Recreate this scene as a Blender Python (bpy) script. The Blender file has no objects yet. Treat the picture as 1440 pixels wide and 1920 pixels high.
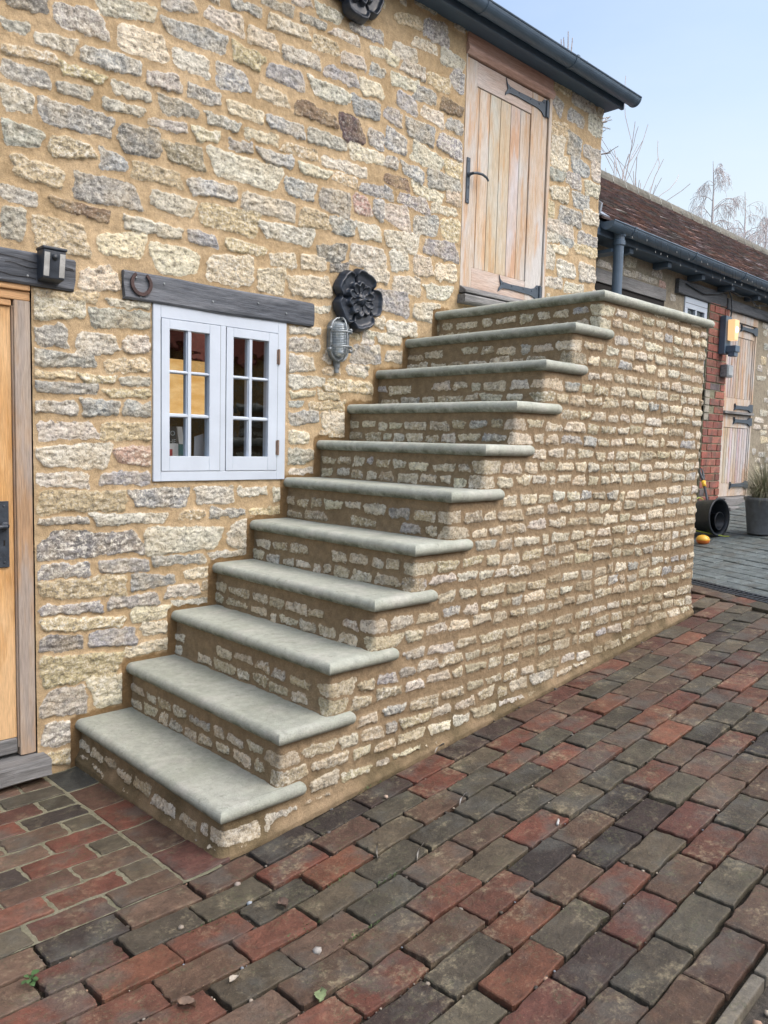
import bpy, bmesh, math, random
import numpy as np
from mathutils import Vector, Matrix
R_=math.radians
S=bpy.context.scene
COL=S.collection
# ---------------- camera, world, sun, exposure ----------------
cam_d=bpy.data.cameras.new('camera'); cam=bpy.data.objects.new('camera',cam_d); COL.objects.link(cam); S.camera=cam
yaw,pitch,roll=0.769848,0.088595,0.025142
fw=Vector((math.sin(yaw)*math.cos(pitch),math.cos(yaw)*math.cos(pitch),-math.sin(pitch)))
rt=fw.cross(Vector((0,0,1))).normalized(); up=rt.cross(fw)
r2=rt*math.cos(roll)+up*math.sin(roll); u2=-rt*math.sin(roll)+up*math.cos(roll)
M=Matrix((r2,u2,-fw)).transposed().to_4x4(); M.translation=Vector((-1.300057,-3.115657,1.372605))
cam.matrix_world=M
cam_d.sensor_fit='VERTICAL'; cam_d.sensor_height=36; cam_d.lens=1490.694/1920*36
cam_d.clip_start=.05; cam_d.clip_end=2000
W=bpy.data.worlds.new('World'); S.world=W; W.use_nodes=True
wn=W.node_tree.nodes; wl=W.node_tree.links
bg=wn['Background']; sky=wn.new('ShaderNodeTexSky'); sky.sky_type='NISHITA'; sky.sun_disc=False
SUN_EL,SUN_AZ=R_(50),R_(158)      # azimuth measured from +y towards +x
sky.sun_elevation=SUN_EL; sky.sun_rotation=SUN_AZ
sky.altitude=50; sky.air_density=1.0; sky.dust_density=5.2; sky.ozone_density=2.2
tcw=wn.new('ShaderNodeTexCoord'); sp=wn.new('ShaderNodeSeparateXYZ'); wl.new(tcw.outputs['Generated'],sp.inputs[0])
mr=wn.new('ShaderNodeMapRange'); wl.new(sp.outputs[2],mr.inputs[0]); mr.interpolation_type='SMOOTHSTEP'
for i_,v_ in enumerate((.10,.55,.95,.14)): mr.inputs[i_+1].default_value=v_
mpw=wn.new('ShaderNodeMapping'); mpw.inputs['Scale'].default_value=(1,1,3.2); wl.new(tcw.outputs['Generated'],mpw.inputs[0])
nw=wn.new('ShaderNodeTexNoise'); nw.inputs['Scale'].default_value=2.3; nw.inputs['Detail'].default_value=6; wl.new(mpw.outputs[0],nw.inputs['Vector'])
nr_=wn.new('ShaderNodeMapRange'); wl.new(nw.outputs['Fac'],nr_.inputs[0])
for i_,v_ in enumerate((.40,.70,-.06,.22)): nr_.inputs[i_+1].default_value=v_
ad=wn.new('ShaderNodeMath'); ad.use_clamp=True; wl.new(mr.outputs[0],ad.inputs[0]); wl.new(nr_.outputs[0],ad.inputs[1])
mxw=wn.new('ShaderNodeMix'); mxw.data_type='RGBA'; wl.new(ad.outputs[0],mxw.inputs[0]); wl.new(sky.outputs[0],mxw.inputs[6]); mxw.inputs[7].default_value=(2.42,2.72,2.82,1)
wl.new(mxw.outputs[2],bg.inputs[0]); bg.inputs[1].default_value=.15
sd_=bpy.data.lights.new('sun','SUN'); sd_.energy=.5; sd_.angle=R_(70); sd_.color=(1,.95,.87)
sun=bpy.data.objects.new('sun',sd_); COL.objects.link(sun)
d=Vector((math.sin(SUN_AZ)*math.cos(SUN_EL),math.cos(SUN_AZ)*math.cos(SUN_EL),math.sin(SUN_EL)))
sun.rotation_euler=d.to_track_quat('Z','Y').to_euler(); sun.location=(0,-6,9)
S.view_settings.view_transform='Standard'; S.view_settings.look='None'
S.view_settings.exposure=1.24; S.view_settings.gamma=1
rng=np.random.default_rng(7); random.seed(5)

# ---------------- helpers ----------------
def tag(o,label=None,cat=None,group=None,kind=None):
    if label: o['label']=label
    if cat: o['category']=cat
    if group: o['group']=group
    if kind: o['kind']=kind
    return o
def empty(name,loc=(0,0,0),rz=0,**k):
    o=bpy.data.objects.new(name,None); COL.objects.link(o); o.location=loc; o.rotation_euler=(0,0,rz); o.empty_display_size=.1
    return tag(o,**k)
def finish(me,name,mat,parent=None,smooth=False,bevel=0,local=None):
    o=bpy.data.objects.new(name,me); COL.objects.link(o)
    if mat is not None: me.materials.append(mat)
    if smooth: me.polygons.foreach_set('use_smooth',[True]*len(me.polygons))
    if bevel:
        m=o.modifiers.new('b','BEVEL'); m.width=bevel; m.segments=2; m.limit_method='ANGLE'
    if parent is not None:
        o.parent=parent
        if local is None: # geometry given in world coordinates
            pm=Matrix.LocRotScale(parent.location,parent.rotation_euler,parent.scale)
            if parent.parent is not None:
                q=parent.parent; pm=Matrix.LocRotScale(q.location,q.rotation_euler,q.scale)@pm
            me.transform(pm.inverted())
    return o
def mk(name,v,f,mat,parent=None,smooth=False,col=None,bevel=0,local=None):
    me=bpy.data.meshes.new(name); me.from_pydata([tuple(map(float,p)) for p in v],[],f); me.update()
    if col is not None:
        a=me.attributes.new('col','FLOAT_COLOR','POINT'); a.data.foreach_set('color',np.asarray(col,'f').ravel())
    return finish(me,name,mat,parent,smooth,bevel,local)
class MB:
    def __init__(s): s.v=[];s.f=[];s.c=[]
    def add(s,v,f,c=(1,1,1,1)):
        n=len(s.v); s.v+= [tuple(p) for p in v]; s.f+=[tuple(i+n for i in q) for q in f]; s.c+=[c]*len(v); return s
    def box(s,x0,x1,y0,y1,z0,z1,c=(1,1,1,1)):
        v=[(x,y,z) for z in (z0,z1) for y in (y0,y1) for x in (x0,x1)]
        return s.add(v,[(0,2,3,1),(4,5,7,6),(0,1,5,4),(2,6,7,3),(0,4,6,2),(1,3,7,5)],c)
    def tube(s,pts,r,n=8,c=(1,1,1,1),cap=True):
        P=[Vector(p) for p in pts]; m=len(P); rr=r if hasattr(r,'__len__') else [r]*m
        t0=(P[1]-P[0]).normalized(); ref=Vector((0,0,1)) if abs(t0.z)<.9 else Vector((1,0,0))
        a=t0.cross(ref).normalized(); v=[]
        for i in range(m):
            t=(P[min(i+1,m-1)]-P[max(i-1,0)]).normalized()
            a=(a-t*a.dot(t)).normalized(); b=t.cross(a)
            v+=[P[i]+(a*math.cos(k*2*math.pi/n)+b*math.sin(k*2*math.pi/n))*rr[i] for k in range(n)]
        f=[(i*n+k,i*n+(k+1)%n,(i+1)*n+(k+1)%n,(i+1)*n+k) for i in range(m-1) for k in range(n)]
        if cap: f+=[tuple(range(n))[::-1],tuple((m-1)*n+k for k in range(n))]
        return s.add(v,f,c)
    def prism(s,poly,y0,y1,axis='y',c=(1,1,1,1)):   # polygon in xz extruded along y
        n=len(poly)
        if axis=='y': v=[(x,y0,z) for x,z in poly]+[(x,y1,z) for x,z in poly]
        elif axis=='x': v=[(y0,a,b) for a,b in poly]+[(y1,a,b) for a,b in poly]
        else: v=[(a,b,y0) for a,b in poly]+[(a,b,y1) for a,b in poly]
        f=[tuple(range(n)),tuple(range(2*n-1,n-1,-1))]+[(i,(i+1)%n+0,(i+1)%n+n,i+n)[::-1] for i in range(n)]
        return s.add(v,f,c)
    def lathe(s,prof,o,axis=(0,0,1),n=24,c=(1,1,1,1)):
        ax=Vector(axis).normalized(); ref=Vector((1,0,0)) if abs(ax.x)<.9 else Vector((0,1,0))
        a=ax.cross(ref).normalized(); b=ax.cross(a); o=Vector(o); v=[];m=len(prof)
        for r,h in prof: v+=[o+ax*h+(a*math.cos(2*math.pi*k/n)+b*math.sin(2*math.pi*k/n))*r for k in range(n)]
        f=[(i*n+k,i*n+(k+1)%n,(i+1)*n+(k+1)%n,(i+1)*n+k) for i in range(m-1) for k in range(n)]
        return s.add(v,f,c)
    def build(s,name,mat,parent=None,smooth=False,bevel=0,local=None):
        o=mk(name,s.v,s.f,mat,parent,smooth,s.c,bevel,local)
        bm=bmesh.new(); bm.from_mesh(o.data); bmesh.ops.recalc_face_normals(bm,faces=bm.faces); bm.to_mesh(o.data); bm.free()
        return o
def hsh(ix,iy,s):
    h=(ix.astype(np.int64)*374761393+iy.astype(np.int64)*668265263+s*974634777)&0xffffffff
    h=((h^(h>>13))*1274126177)&0xffffffff; h=h^(h>>16)
    return (h&0xffffff)/float(0x1000000)
def vn(x,y,s=0):
    ix=np.floor(x);iy=np.floor(y);fx=x-ix;fy=y-iy; fx=fx*fx*(3-2*fx);fy=fy*fy*(3-2*fy)
    ix=ix.astype(np.int64);iy=iy.astype(np.int64)
    a=hsh(ix,iy,s);b=hsh(ix+1,iy,s);c=hsh(ix,iy+1,s);e=hsh(ix+1,iy+1,s)
    return a+(b-a)*fx+(c-a)*fy+(a-b-c+e)*fx*fy
def fbm(x,y,s=0,o=4,g=.55):
    t=0;a=1;n=0
    for i in range(o): t=t+a*vn(x,y,s+i*17);n+=a;a*=g;x=x*2.03+3.1;y=y*2.01+1.7
    return t/n-.5
PAL=dict(c=(.60,.54,.41),w=(.53,.505,.435),l=(.325,.335,.335),g=(.36,.355,.32),d=(.21,.21,.205),b=(.50,.42,.27),y=(.47,.40,.25),
         n=(.20,.145,.10),p=(.075,.05,.06),o=(.29,.265,.18),r=(.44,.30,.25),v=(.36,.33,.30),s=(.50,.455,.35),t=(.37,.325,.225))

class Field:
    """stones set in mortar over a (u,z) grid: signed distance, relief and colour"""
    def __init__(s,u,z,seed=0):
        s.u=u;s.z=z;s.U,s.Z=np.meshgrid(u,z); sh=s.U.shape; s.seed=seed
        s.sd=np.full(sh,-.03);s.H=np.zeros(sh);s.C=np.full(sh+(3,),.4);s.sid=np.zeros(sh)
        s.wu=fbm(s.U*20,s.Z*20,seed+1,3)*.032+fbm(s.U*60,s.Z*60,seed+2,3)*.014
        s.wz=fbm(s.U*20,s.Z*20,seed+5,3)*.024+fbm(s.U*60,s.Z*60,seed+6,3)*.014
        s.block=np.zeros(sh,bool)
    def win(s,x0,x1,z0,z1,m=.02):
        a,b=np.searchsorted(s.u,[x0-m,x1+m]);c,e=np.searchsorted(s.z,[z0-m,z1+m]); return slice(c,e),slice(a,b)
    def stone(s,x0,z0,x1,z1,h,code,prot=None,warp=1.,check=None,rr=None,rel=1.):
        cx,cz=(x0+x1)/2,(z0+z1)/2; hw=math.hypot(x1-x0,z1-z0)/2; hh=h/2; th=math.atan2(z1-z0,x1-x0)
        ex=abs(hw*math.cos(th))+abs(hh*math.sin(th));ez=abs(hw*math.sin(th))+hh
        w=s.win(cx-ex,cx+ex,cz-ez,cz+ez)
        if s.sd[w].size<9: return False
        if check is not None:
            w2=s.win(cx-ex,cx+ex,cz-ez,cz+ez,.004)
            if s.sd[w2].size==0 or s.sd[w2].max()>-check or s.block[w2].any(): return False
        k=rng.random(8)
        px=(s.U[w]-cx)+s.wu[w]*warp*(.6+.6*k[6]);pz=(s.Z[w]-cz)+s.wz[w]*warp*(.6+.6*k[6])
        c,n=math.cos(th),math.sin(th); a=px*c+pz*n; b=-px*n+pz*c
        b=b/(1+(k[0]-.5)*.5*np.clip(a/hw,-1,1)); a=a/(1+(k[1]-.5)*.35*np.clip(b/hh,-1,1)); a=a+b*(k[2]-.5)*.5
        r=(rr if rr else .22+.45*k[3])*min(hw,hh); qx=np.abs(a)-(hw-r);qz=np.abs(b)-(hh-r)
        sd=-(np.hypot(np.maximum(qx,0),np.maximum(qz,0))+np.minimum(np.maximum(qx,qz),0)-r)
        m=sd>s.sd[w]
        o=k[4]*90
        rug=fbm(s.U[w]*26+o,s.Z[w]*55+o*2,s.seed+9,4,.6); rd=1-np.abs(2*fbm(s.U[w]*12+o,s.Z[w]*34-o,s.seed+11,3))*2
        pr=(.001+.006*k[5]) if prot is None else prot
        edge=np.clip(sd/.007,0,1); edge=edge*(2-edge)
        fr=fbm(s.U[w]*70+o,s.Z[w]*110-o,s.seed+13,3,.6)
        Hh=edge*(pr+(rug*.011+rd*.003+fr*.008+(a*(k[6]-.5)*.04+b*(k[7]-.5)*.10))*rel)
        H=s.H[w];H[m&(sd>0)]=Hh[m&(sd>0)]
        base=np.array(PAL[code])*(.86+.3*k[3]); base=base*(1+(k[:3]-.5)*.08)
        C=s.C[w];C[m]=base; I=s.sid[w];I[m]=(k[4] if code not in 'pn' else -.7); D_=s.sd[w];D_[m]=sd[m]
        return True
    def course_fill(s,x0,x1,z0,z1,hs=(.05,.09),ws=(.1,.26),gap=.022,codes='cwlgbbcw',zjit=.01,tries=True,prot=None,warp=1.):
        z=z0
        while z<z1-.03:
            h=rng.uniform(*hs); x=x0+rng.uniform(-.1,0)
            while x<x1:
                w=rng.uniform(*ws); hh=h*rng.uniform(.8,1.); j=rng.uniform(-1,1)*zjit
                s.stone(x,z+h/2+j,x+w,z+h/2+j+rng.uniform(-1,1)*.006,hh,codes[rng.integers(len(codes))],prot=prot,warp=warp,check=(.006 if tries else None))
                x+=w+gap*rng.uniform(.7,1.4)
            z+=h+gap
    def mesh(s,name,mat,pos,nrm,keep=None,br=None,parent=None,mort=.0025):
        U,Z=s.U,s.Z
        m=np.clip((s.sd+.002)/.004,0,1)
        mh=fbm(U*9,Z*9,s.seed+20,3)*.008+fbm(U*60,Z*60,s.seed+21,3)*mort*1.6+np.clip((s.sd+.012)/.012,0,1)*.002
        H=s.H*m+mh*(1-.6*m)
        P=pos(U,Z);N=nrm(U,Z);P=P+N*H[...,None]
        nz,nu=U.shape; idx=np.arange(nz*nu).reshape(nz,nu)
        q=np.stack([idx[:-1,:-1],idx[:-1,1:],idx[1:,1:],idx[1:,:-1]],-1).reshape(-1,4)
        if keep is not None:
            uc=(s.u[1:]+s.u[:-1])/2;zc=(s.z[1:]+s.z[:-1])/2; UC,ZC=np.meshgrid(uc,zc); q=q[keep(UC,ZC).ravel()]
        used=np.zeros(nz*nu,bool);used[q.ravel()]=True; mp=np.cumsum(used)-1; q=mp[q]
        P=P.reshape(-1,3)[used]
        me=bpy.data.meshes.new(name); me.vertices.add(len(P)); me.vertices.foreach_set('co',P.astype('f').ravel())
        me.loops.add(q.size); me.loops.foreach_set('vertex_index',q.astype('i').ravel())
        me.polygons.add(len(q)); me.polygons.foreach_set('loop_start',np.arange(0,q.size,4,dtype='i'))
        me.polygons.foreach_set('use_smooth',np.ones(len(q),bool))
        me.update(calc_edges=True)
        def fa(n,v): a=me.attributes.new(n,'FLOAT','POINT');a.data.foreach_set('value',v.reshape(-1)[used].astype('f'))
        fa('sd',s.sd);fa('sid',s.sid);fa('br',br if br is not None else np.zeros_like(U))
        c4=np.concatenate([s.C,np.ones(U.shape+(1,))],-1).reshape(-1,4)[used].astype('f')
        a=me.attributes.new('scol','FLOAT_COLOR','POINT');a.data.foreach_set('color',c4.ravel())
        return finish(me,name,mat,parent)
def axis(a,b,d,snap=()):
    g=np.linspace(a,b,max(2,int(round((b-a)/d))+1))
    for s in snap: g[np.argmin(np.abs(g-s))]=s
    return g
# ---------------- materials ----------------
class NT:
    def __init__(s,name):
        s.m=bpy.data.materials.new(name); s.m.use_nodes=True; s.t=s.m.node_tree; s.b=s.t.nodes['Principled BSDF']; s.tc=None
    def n(s,t,**k):
        o=s.t.nodes.new('ShaderNode'+t)
        for a,b in k.items(): setattr(o,a,b)
        return o
    def set(s,sock,v):
        if isinstance(v,bpy.types.NodeSocket): s.t.links.new(v,sock)
        elif hasattr(v,'__len__') and len(v)==3 and sock.type=='RGBA': sock.default_value=(*v,1)
        else: sock.default_value=v
    def P(s,scale=(1,1,1)):
        if s.tc is None: s.tc=s.n('TexCoord').outputs['Object']
        if tuple(scale)==(1,1,1): return s.tc
        m=s.n('Mapping'); s.set(m.inputs[0],s.tc); m.inputs['Scale'].default_value=scale; return m.outputs[0]
    def noise(s,sc,det=4,ro=.6,vec=None,stretch=(1,1,1),dist=0):
        o=s.n('TexNoise'); s.set(o.inputs['Vector'],vec or s.P(stretch)); o.inputs['Scale'].default_value=sc;o.inputs['Detail'].default_value=det
        o.inputs['Roughness'].default_value=ro;o.inputs['Distortion'].default_value=dist; return o.outputs['Fac']
    def math(s,op,a,b=0,c=0):
        o=s.n('Math',operation=op); s.set(o.inputs[0],a);s.set(o.inputs[1],b);s.set(o.inputs[2],c); return o.outputs[0]
    def rng(s,v,a,b,c=0,d_=1):
        o=s.n('MapRange'); s.set(o.inputs[0],v); 
        for i,x in enumerate((a,b,c,d_)): o.inputs[i+1].default_value=x
        return o.outputs[0]
    def mix(s,f,a,b,mode='MIX'):
        o=s.n('Mix',data_type='RGBA',blend_type=mode); s.set(o.inputs[0],f);s.set(o.inputs[6],a);s.set(o.inputs[7],b); return o.outputs[2]
    def attr(s,n,out='Fac'):
        o=s.n('Attribute',attribute_name=n); return o.outputs[out]
    def bump(s,h,dist=1.,strength=1.):
        o=s.n('Bump'); s.set(o.inputs['Height'],h);o.inputs['Distance'].default_value=dist;o.inputs['Strength'].default_value=strength
        s.set(s.b.inputs['Normal'],o.outputs[0]); return o
    def out(s,col,rough=.8,metal=0,spec=.5):
        s.set(s.b.inputs['Base Color'],col); s.set(s.b.inputs['Roughness'],rough); s.b.inputs['Metallic'].default_value=metal
        s.b.inputs['Specular IOR Level'].default_value=spec; return s.m
def gray(t,v): # value -> colour multiply helper
    o=t.n('CombineColor'); [t.set(o.inputs[i],v) for i in range(3)]; return o.outputs[0]
def stone_mat(name,mA,mB,brown,dirt=0.):
    t=NT(name); sd=t.attr('sd'); sc=t.attr('scol','Color'); sid=t.attr('sid')
    e=t.noise(70,5,.7); mask=t.rng(t.math('ADD',sd,t.math('MULTIPLY',t.math('SUBTRACT',e,.5),.012)),-.0008,.0012)
    nA=t.noise(24,9,.72,stretch=(1,1,1.9),dist=.6); nB=t.noise(7,3,.6); nC=t.noise(140,3,.6); nD=t.noise(55,5,.75)
    c=t.mix(1,sc,gray(t,t.rng(nA,.3,.7,.42,1.5)),'MULTIPLY')
    c=t.mix(t.rng(nB,.42,.66,0,.45),c,(.50,.40,.24))
    c=t.mix(t.math('MULTIPLY',t.rng(nD,.53,.60),t.math('ADD',.35,t.math('MULTIPLY',sid,.5))),c,(.72,.70,.61))
    c=t.mix(t.rng(nD,.455,.40,0,.6),c,(.10,.10,.095))
    c=t.mix(t.math('MULTIPLY',t.rng(t.noise(34,6,.8,dist=.8),.54,.60),t.rng(sid,.2,.8,.2,.8)),c,(.70,.685,.62))
    c=t.mix(t.rng(nC,.60,.68,0,.5),c,(.75,.73,.66))
    c=t.mix(t.rng(nC,.40,.33,0,.6),c,(.09,.085,.075))
    mo=t.mix(t.rng(t.noise(3.2,4,.6),.35,.65),mA,mB)
    mo=t.mix(t.attr('br'),mo,brown)
    fine=t.noise(260,3,.7); mo=t.mix(1,mo,gray(t,t.rng(fine,.3,.7,.72,1.25)),'MULTIPLY')
    mo=t.mix(1,mo,gray(t,t.rng(t.noise(30,4,.6),.3,.7,.80,1.15)),'MULTIPLY'); mo=t.mix(t.rng(t.noise(110,3,.7),.66,.72,0,.5),mo,(.12,.09,.05))
    if dirt:  # mortar smeared over the stones low on the wall
        z=t.n('SeparateXYZ'); t.set(z.inputs[0],t.P()); 
        f=t.math('MULTIPLY',t.rng(t.noise(3.6,3,.6),.40,.54),t.rng(z.outputs[2],1.25,.35,0,1))
        f=t.math('MULTIPLY',f,t.rng(z.outputs[0],.6,2.0,.25,1)); f=t.math('MULTIPLY',f,t.rng(sid,.3,.9,1,.2)); c=t.mix(t.math('MULTIPLY',f,.92),c,t.mix(1,(.21,.17,.105),gray(t,t.rng(nD,.3,.7,.7,1.3)),'MULTIPLY'))
    col=t.mix(mask,mo,c)
    hs=t.math('ADD',t.math('MULTIPLY',t.math('SUBTRACT',nA,.5),.009),t.math('ADD',t.math('MULTIPLY',t.math('SUBTRACT',nD,.5),.005),t.math('MULTIPLY',nC,.0022)))
    hm=t.math('ADD',t.math('MULTIPLY',t.math('SUBTRACT',fine,.2),.0018),t.math('MULTIPLY',t.math('SUBTRACT',e,.5),.004))
    mx=t.n('Mix',data_type='FLOAT'); t.set(mx.inputs[0],mask);t.set(mx.inputs[2],hm);t.set(mx.inputs[3],hs)
    t.bump(mx.outputs[0],1.,.9); return t.out(col,.92,0,.25)
def wood(name,base,dark,pale,grain='z',amt=1.,streak=None,rough=.8,sc=1.):
    t=NT(name); st={'z':(14,14,1),'x':(1,14,14)}[grain]; st=tuple(a*sc for a in st)
    g=t.noise(5,7,.65,stretch=st); g2=t.noise(16,4,.6,stretch=st); big=t.noise(1.6,5,.6,stretch={'z':(3,3,1),'x':(1,3,3)}[grain])
    c=t.mix(t.rng(g,.35,.65),dark,base); c=t.mix(t.math('MULTIPLY',t.rng(big,.42,.6),amt),c,pale)
    if streak: c=t.mix(t.math('MULTIPLY',t.rng(t.noise(2.2,4,.6,stretch={'z':(9,9,1.2),'x':(1.2,9,9)}[grain]),.52,.62),.75),c,streak)
    c=t.mix(1,c,gray(t,t.rng(g2,.3,.7,.78,1.15)),'MULTIPLY')
    c=t.mix(1,c,t.attr('col','Color'),'MULTIPLY')
    t.bump(t.math('ADD',t.math('MULTIPLY',g2,.003),t.math('MULTIPLY',g,.003)),1,.8); return t.out(c,rough,0,.3)
def plain(name,col,rough=.5,metal=0,var=.25,sc=20,bump=.0006,spec=.5,bs=60):
    t=NT(name); n=t.noise(sc,4,.6); c=t.mix(1,col,gray(t,t.rng(n,.3,.7,1-var,1+var)),'MULTIPLY')
    t.bump(t.math('MULTIPLY',t.noise(bs,4,.6),bump),1,1); return t.out(c,t.rng(n,.3,.7,max(.05,rough-.1),min(1,rough+.1)),metal,spec)
m_wall=stone_mat('barn stone',(.49,.375,.235),(.36,.265,.15),(.21,.135,.065))
m_stair=stone_mat('stair stone',(.285,.215,.135),(.225,.165,.10),(.14,.108,.062),dirt=1)
m_out=stone_mat('outbuilding stone',(.30,.27,.21),(.24,.21,.16),(.2,.14,.08))
def tread_mat():
    t=NT('sawn sandstone'); oi=t.n('ObjectInfo'); mp=t.n('Mapping'); t.set(mp.inputs[0],t.P()); cx_=t.n('CombineXYZ'); t.set(cx_.inputs[0],t.math('MULTIPLY',oi.outputs['Random'],40)); t.set(mp.inputs[1],cx_.outputs[0]); t.tc=mp.outputs[0]; n=t.noise(3.5,5,.6); n2=t.noise(30,6,.7); n3=t.noise(240,3,.6)
    c=t.mix(t.rng(n,.35,.65),(.40,.425,.375),(.335,.36,.31)); c=t.mix(t.rng(t.noise(9,4,.6),.5,.7,0,.6),c,(.46,.46,.42)); c=t.mix(t.rng(t.noise(22,6,.75),.60,.66,0,.35),c,(.12,.13,.10)); c=t.mix(t.rng(t.noise(60,3,.5),.68,.72,0,.5),c,(.42,.43,.40))
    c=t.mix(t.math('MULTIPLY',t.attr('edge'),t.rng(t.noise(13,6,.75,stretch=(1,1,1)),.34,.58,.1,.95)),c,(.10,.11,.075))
    c=t.mix(1,c,gray(t,t.rng(n2,.3,.7,.82,1.15)),'MULTIPLY'); c=t.mix(t.rng(n3,.62,.7,0,.35),c,(.6,.58,.5)); c=t.mix(t.rng(n3,.38,.3,0,.4),c,(.12,.12,.1))
    c=t.mix(1,c,gray(t,t.rng(oi.outputs['Random'],0,1,.86,1.12)),'MULTIPLY'); c=t.mix(t.rng(t.noise(2.2,6,.7,stretch=(1,2.5,1)),.52,.64,0,.30),c,(.24,.265,.21))
    t.bump(t.math('ADD',t.math('MULTIPLY',n2,.0045),t.math('MULTIPLY',n3,.0018)),1,.9); return t.out(c,.85,0,.3)
m_tread=tread_mat()
def paver_mat(name,speck=1.,sandy=(.30,.26,.17),rough=.72):
    t=NT(name); c=t.attr('col','Color'); n=t.noise(14,5,.65); n2=t.noise(60,6,.7); n3=t.noise(210,3,.65)
    c=t.mix(1,c,gray(t,t.rng(n,.3,.7,.62,1.4)),'MULTIPLY')
    c=t.mix(t.rng(t.noise(6,4,.6),.50,.64,0,.6),c,(.085,.085,.075))
    c=t.mix(t.math('MULTIPLY',t.rng(t.noise(8,6,.75),.52,.66),t.rng(n2,.45,.6,.1,.6*speck)),c,sandy)
    c=t.mix(t.math('MULTIPLY',t.rng(t.noise(11,5,.75),.50,.60),t.rng(t.noise(95,4,.7),.50,.58,0,.5)),c,(.085,.09,.05)); c=t.mix(t.rng(n3,.63,.69,0,.45*speck),c,(.26,.22,.14)); c=t.mix(t.rng(n3,.38,.32,0,.55),c,(.03,.027,.025))
    c=t.mix(1,c,gray(t,t.rng(n2,.3,.7,.75,1.2)),'MULTIPLY')
    t.bump(t.math('ADD',t.math('ADD',t.math('MULTIPLY',n2,.005),t.math('MULTIPLY',n3,.0013)),t.math('MULTIPLY',n,.006)),1,.9); return t.out(c,t.rng(n2,.35,.65,rough-.14,rough+.15),0,.4)
m_paver=paver_mat('brick paver'); m_patio=paver_mat('patio brick',.5); m_grey=paver_mat('grey block',.3,(.2,.22,.22))
def soil_mat(name,a,b,c3,sc=40):
    t=NT(name); n=t.noise(sc,6,.75); n2=t.noise(sc*6,3,.7)
    c=t.mix(t.rng(n,.35,.65),a,b); c=t.mix(t.rng(n2,.56,.68,0,.7),c,c3); t.bump(t.math('ADD',t.math('MULTIPLY',n,.02),t.math('MULTIPLY',n2,.004)),1,1); return t.out(c,.95,0,.2)
m_soil=soil_mat('joint soil',(.02,.017,.013),(.045,.037,.026),(.12,.10,.07))
m_gmort=soil_mat('patio mortar',(.27,.26,.19),(.18,.18,.12),(.34,.33,.26),30)
m_ground=soil_mat('ground soil',(.10,.09,.07),(.16,.14,.11),(.2,.18,.15),10)
m_gravel=soil_mat('pebble bed',(.08,.075,.065),(.14,.12,.10),(.25,.22,.19),60)
m_pebble=NT('pebble'); m_pebble=(lambda t:t.out(t.mix(1,t.attr('col','Color'),gray(t,t.rng(t.noise(80,4,.6),.3,.7,.7,1.3)),'MULTIPLY'),.7))(m_pebble)
m_blk=plain('black iron',(.030,.040,.055),.5,.0,.3,30,.0015)
m_rose=plain('black painted casting',(.018,.026,.040),.38,0,.3,25,.001)
m_gut=plain('glare-tinted dark gutter',(.070,.110,.160),.42,0,.15,8,.0003)  # blue veiling glare mixed into the black gutter colour
m_fas=plain('glare-tinted dark fascia',(.060,.095,.14),.6,0,.15,8,.0008)  # dark fascia, its colour lifted to blue for the glare at the eaves
m_white=plain('white window paint',(.50,.57,.66),.45,0,.05,6,.0006)
m_grey_lint=wood('weathered grey oak',(.125,.14,.165),(.045,.052,.065),(.20,.215,.24),'x',.8,(.06,.068,.08))
m_dark_lint=wood('dark oak lintel',(.10,.11,.125),(.05,.055,.06),(.16,.17,.19),'x',.5)
m_sill=wood('grey timber sill',(.20,.205,.21),(.09,.09,.09),(.27,.27,.27),'x',.6)
m_oak=wood('golden oak door',(.60,.36,.155),(.47,.26,.10),(.66,.45,.25),'z',.9,(.50,.28,.11),.6)
m_oakx=wood('golden oak head',(.58,.33,.15),(.43,.23,.10),(.62,.40,.22),'x',.5,None,.6)
m_oakf=wood('weathered oak frame',(.44,.28,.16),(.32,.22,.14),(.38,.34,.30),'z',.8,(.33,.29,.26))
m_bleach=wood('bleached oak boards',(.52,.45,.375),(.47,.35,.25),(.52,.51,.50),'z',1,(.50,.32,.19))
m_bleachx=wood('bleached oak rail',(.52,.42,.36),(.46,.35,.29),(.55,.51,.49),'x',.7)
m_headr=wood('pink oak head',(.48,.31,.25),(.38,.23,.18),(.52,.38,.33),'x',.6)
m_galv=plain('galvanised cage',(.25,.28,.30),.42,.5,.3,60,.001)
m_rust=plain('rusty iron',(.065,.040,.038),.8,.1,.5,80,.002)
m_tubp=plain('black rubber',(.02,.026,.033),.45,0,.2,20,.0005)
m_plast=plain('grey plastic',(.33,.36,.38),.5)
m_lens=plain('pale lens',(.42,.43,.42),.25)
m_brass=plain('old brass',(.25,.18,.14),.5,.5)
def simple(name,col,rough=.6,emit=None,es=0):
    t=NT(name)
    if emit: t.b.inputs['Emission Color'].default_value=(*emit,1); t.b.inputs['Emission Strength'].default_value=es
    return t.out(col,rough)
m_gap=simple('dark gap',(.012,.010,.009),.9)
m_int=simple('dark room',(.028,.022,.018),.9)
def glass(name,refl,tint=(.75,.78,.8)):
    t=NT(name); g=t.n('BsdfGlossy'); g.inputs['Roughness'].default_value=.015; tr=t.n('BsdfTransparent'); tr.inputs[0].default_value=(*tint,1)
    b=t.n('Bump'); t.set(b.inputs['Height'],t.math('MULTIPLY',t.noise(9,2,.5),.0012)); b.inputs['Distance'].default_value=1; t.set(g.inputs['Normal'],b.outputs[0])
    m=t.n('MixShader'); m.inputs[0].default_value=refl; t.set(m.inputs[1],tr.outputs[0]);t.set(m.inputs[2],g.outputs[0])
    t.t.links.new(m.outputs[0],t.t.nodes['Material Output'].inputs[0]); return t.m
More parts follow.
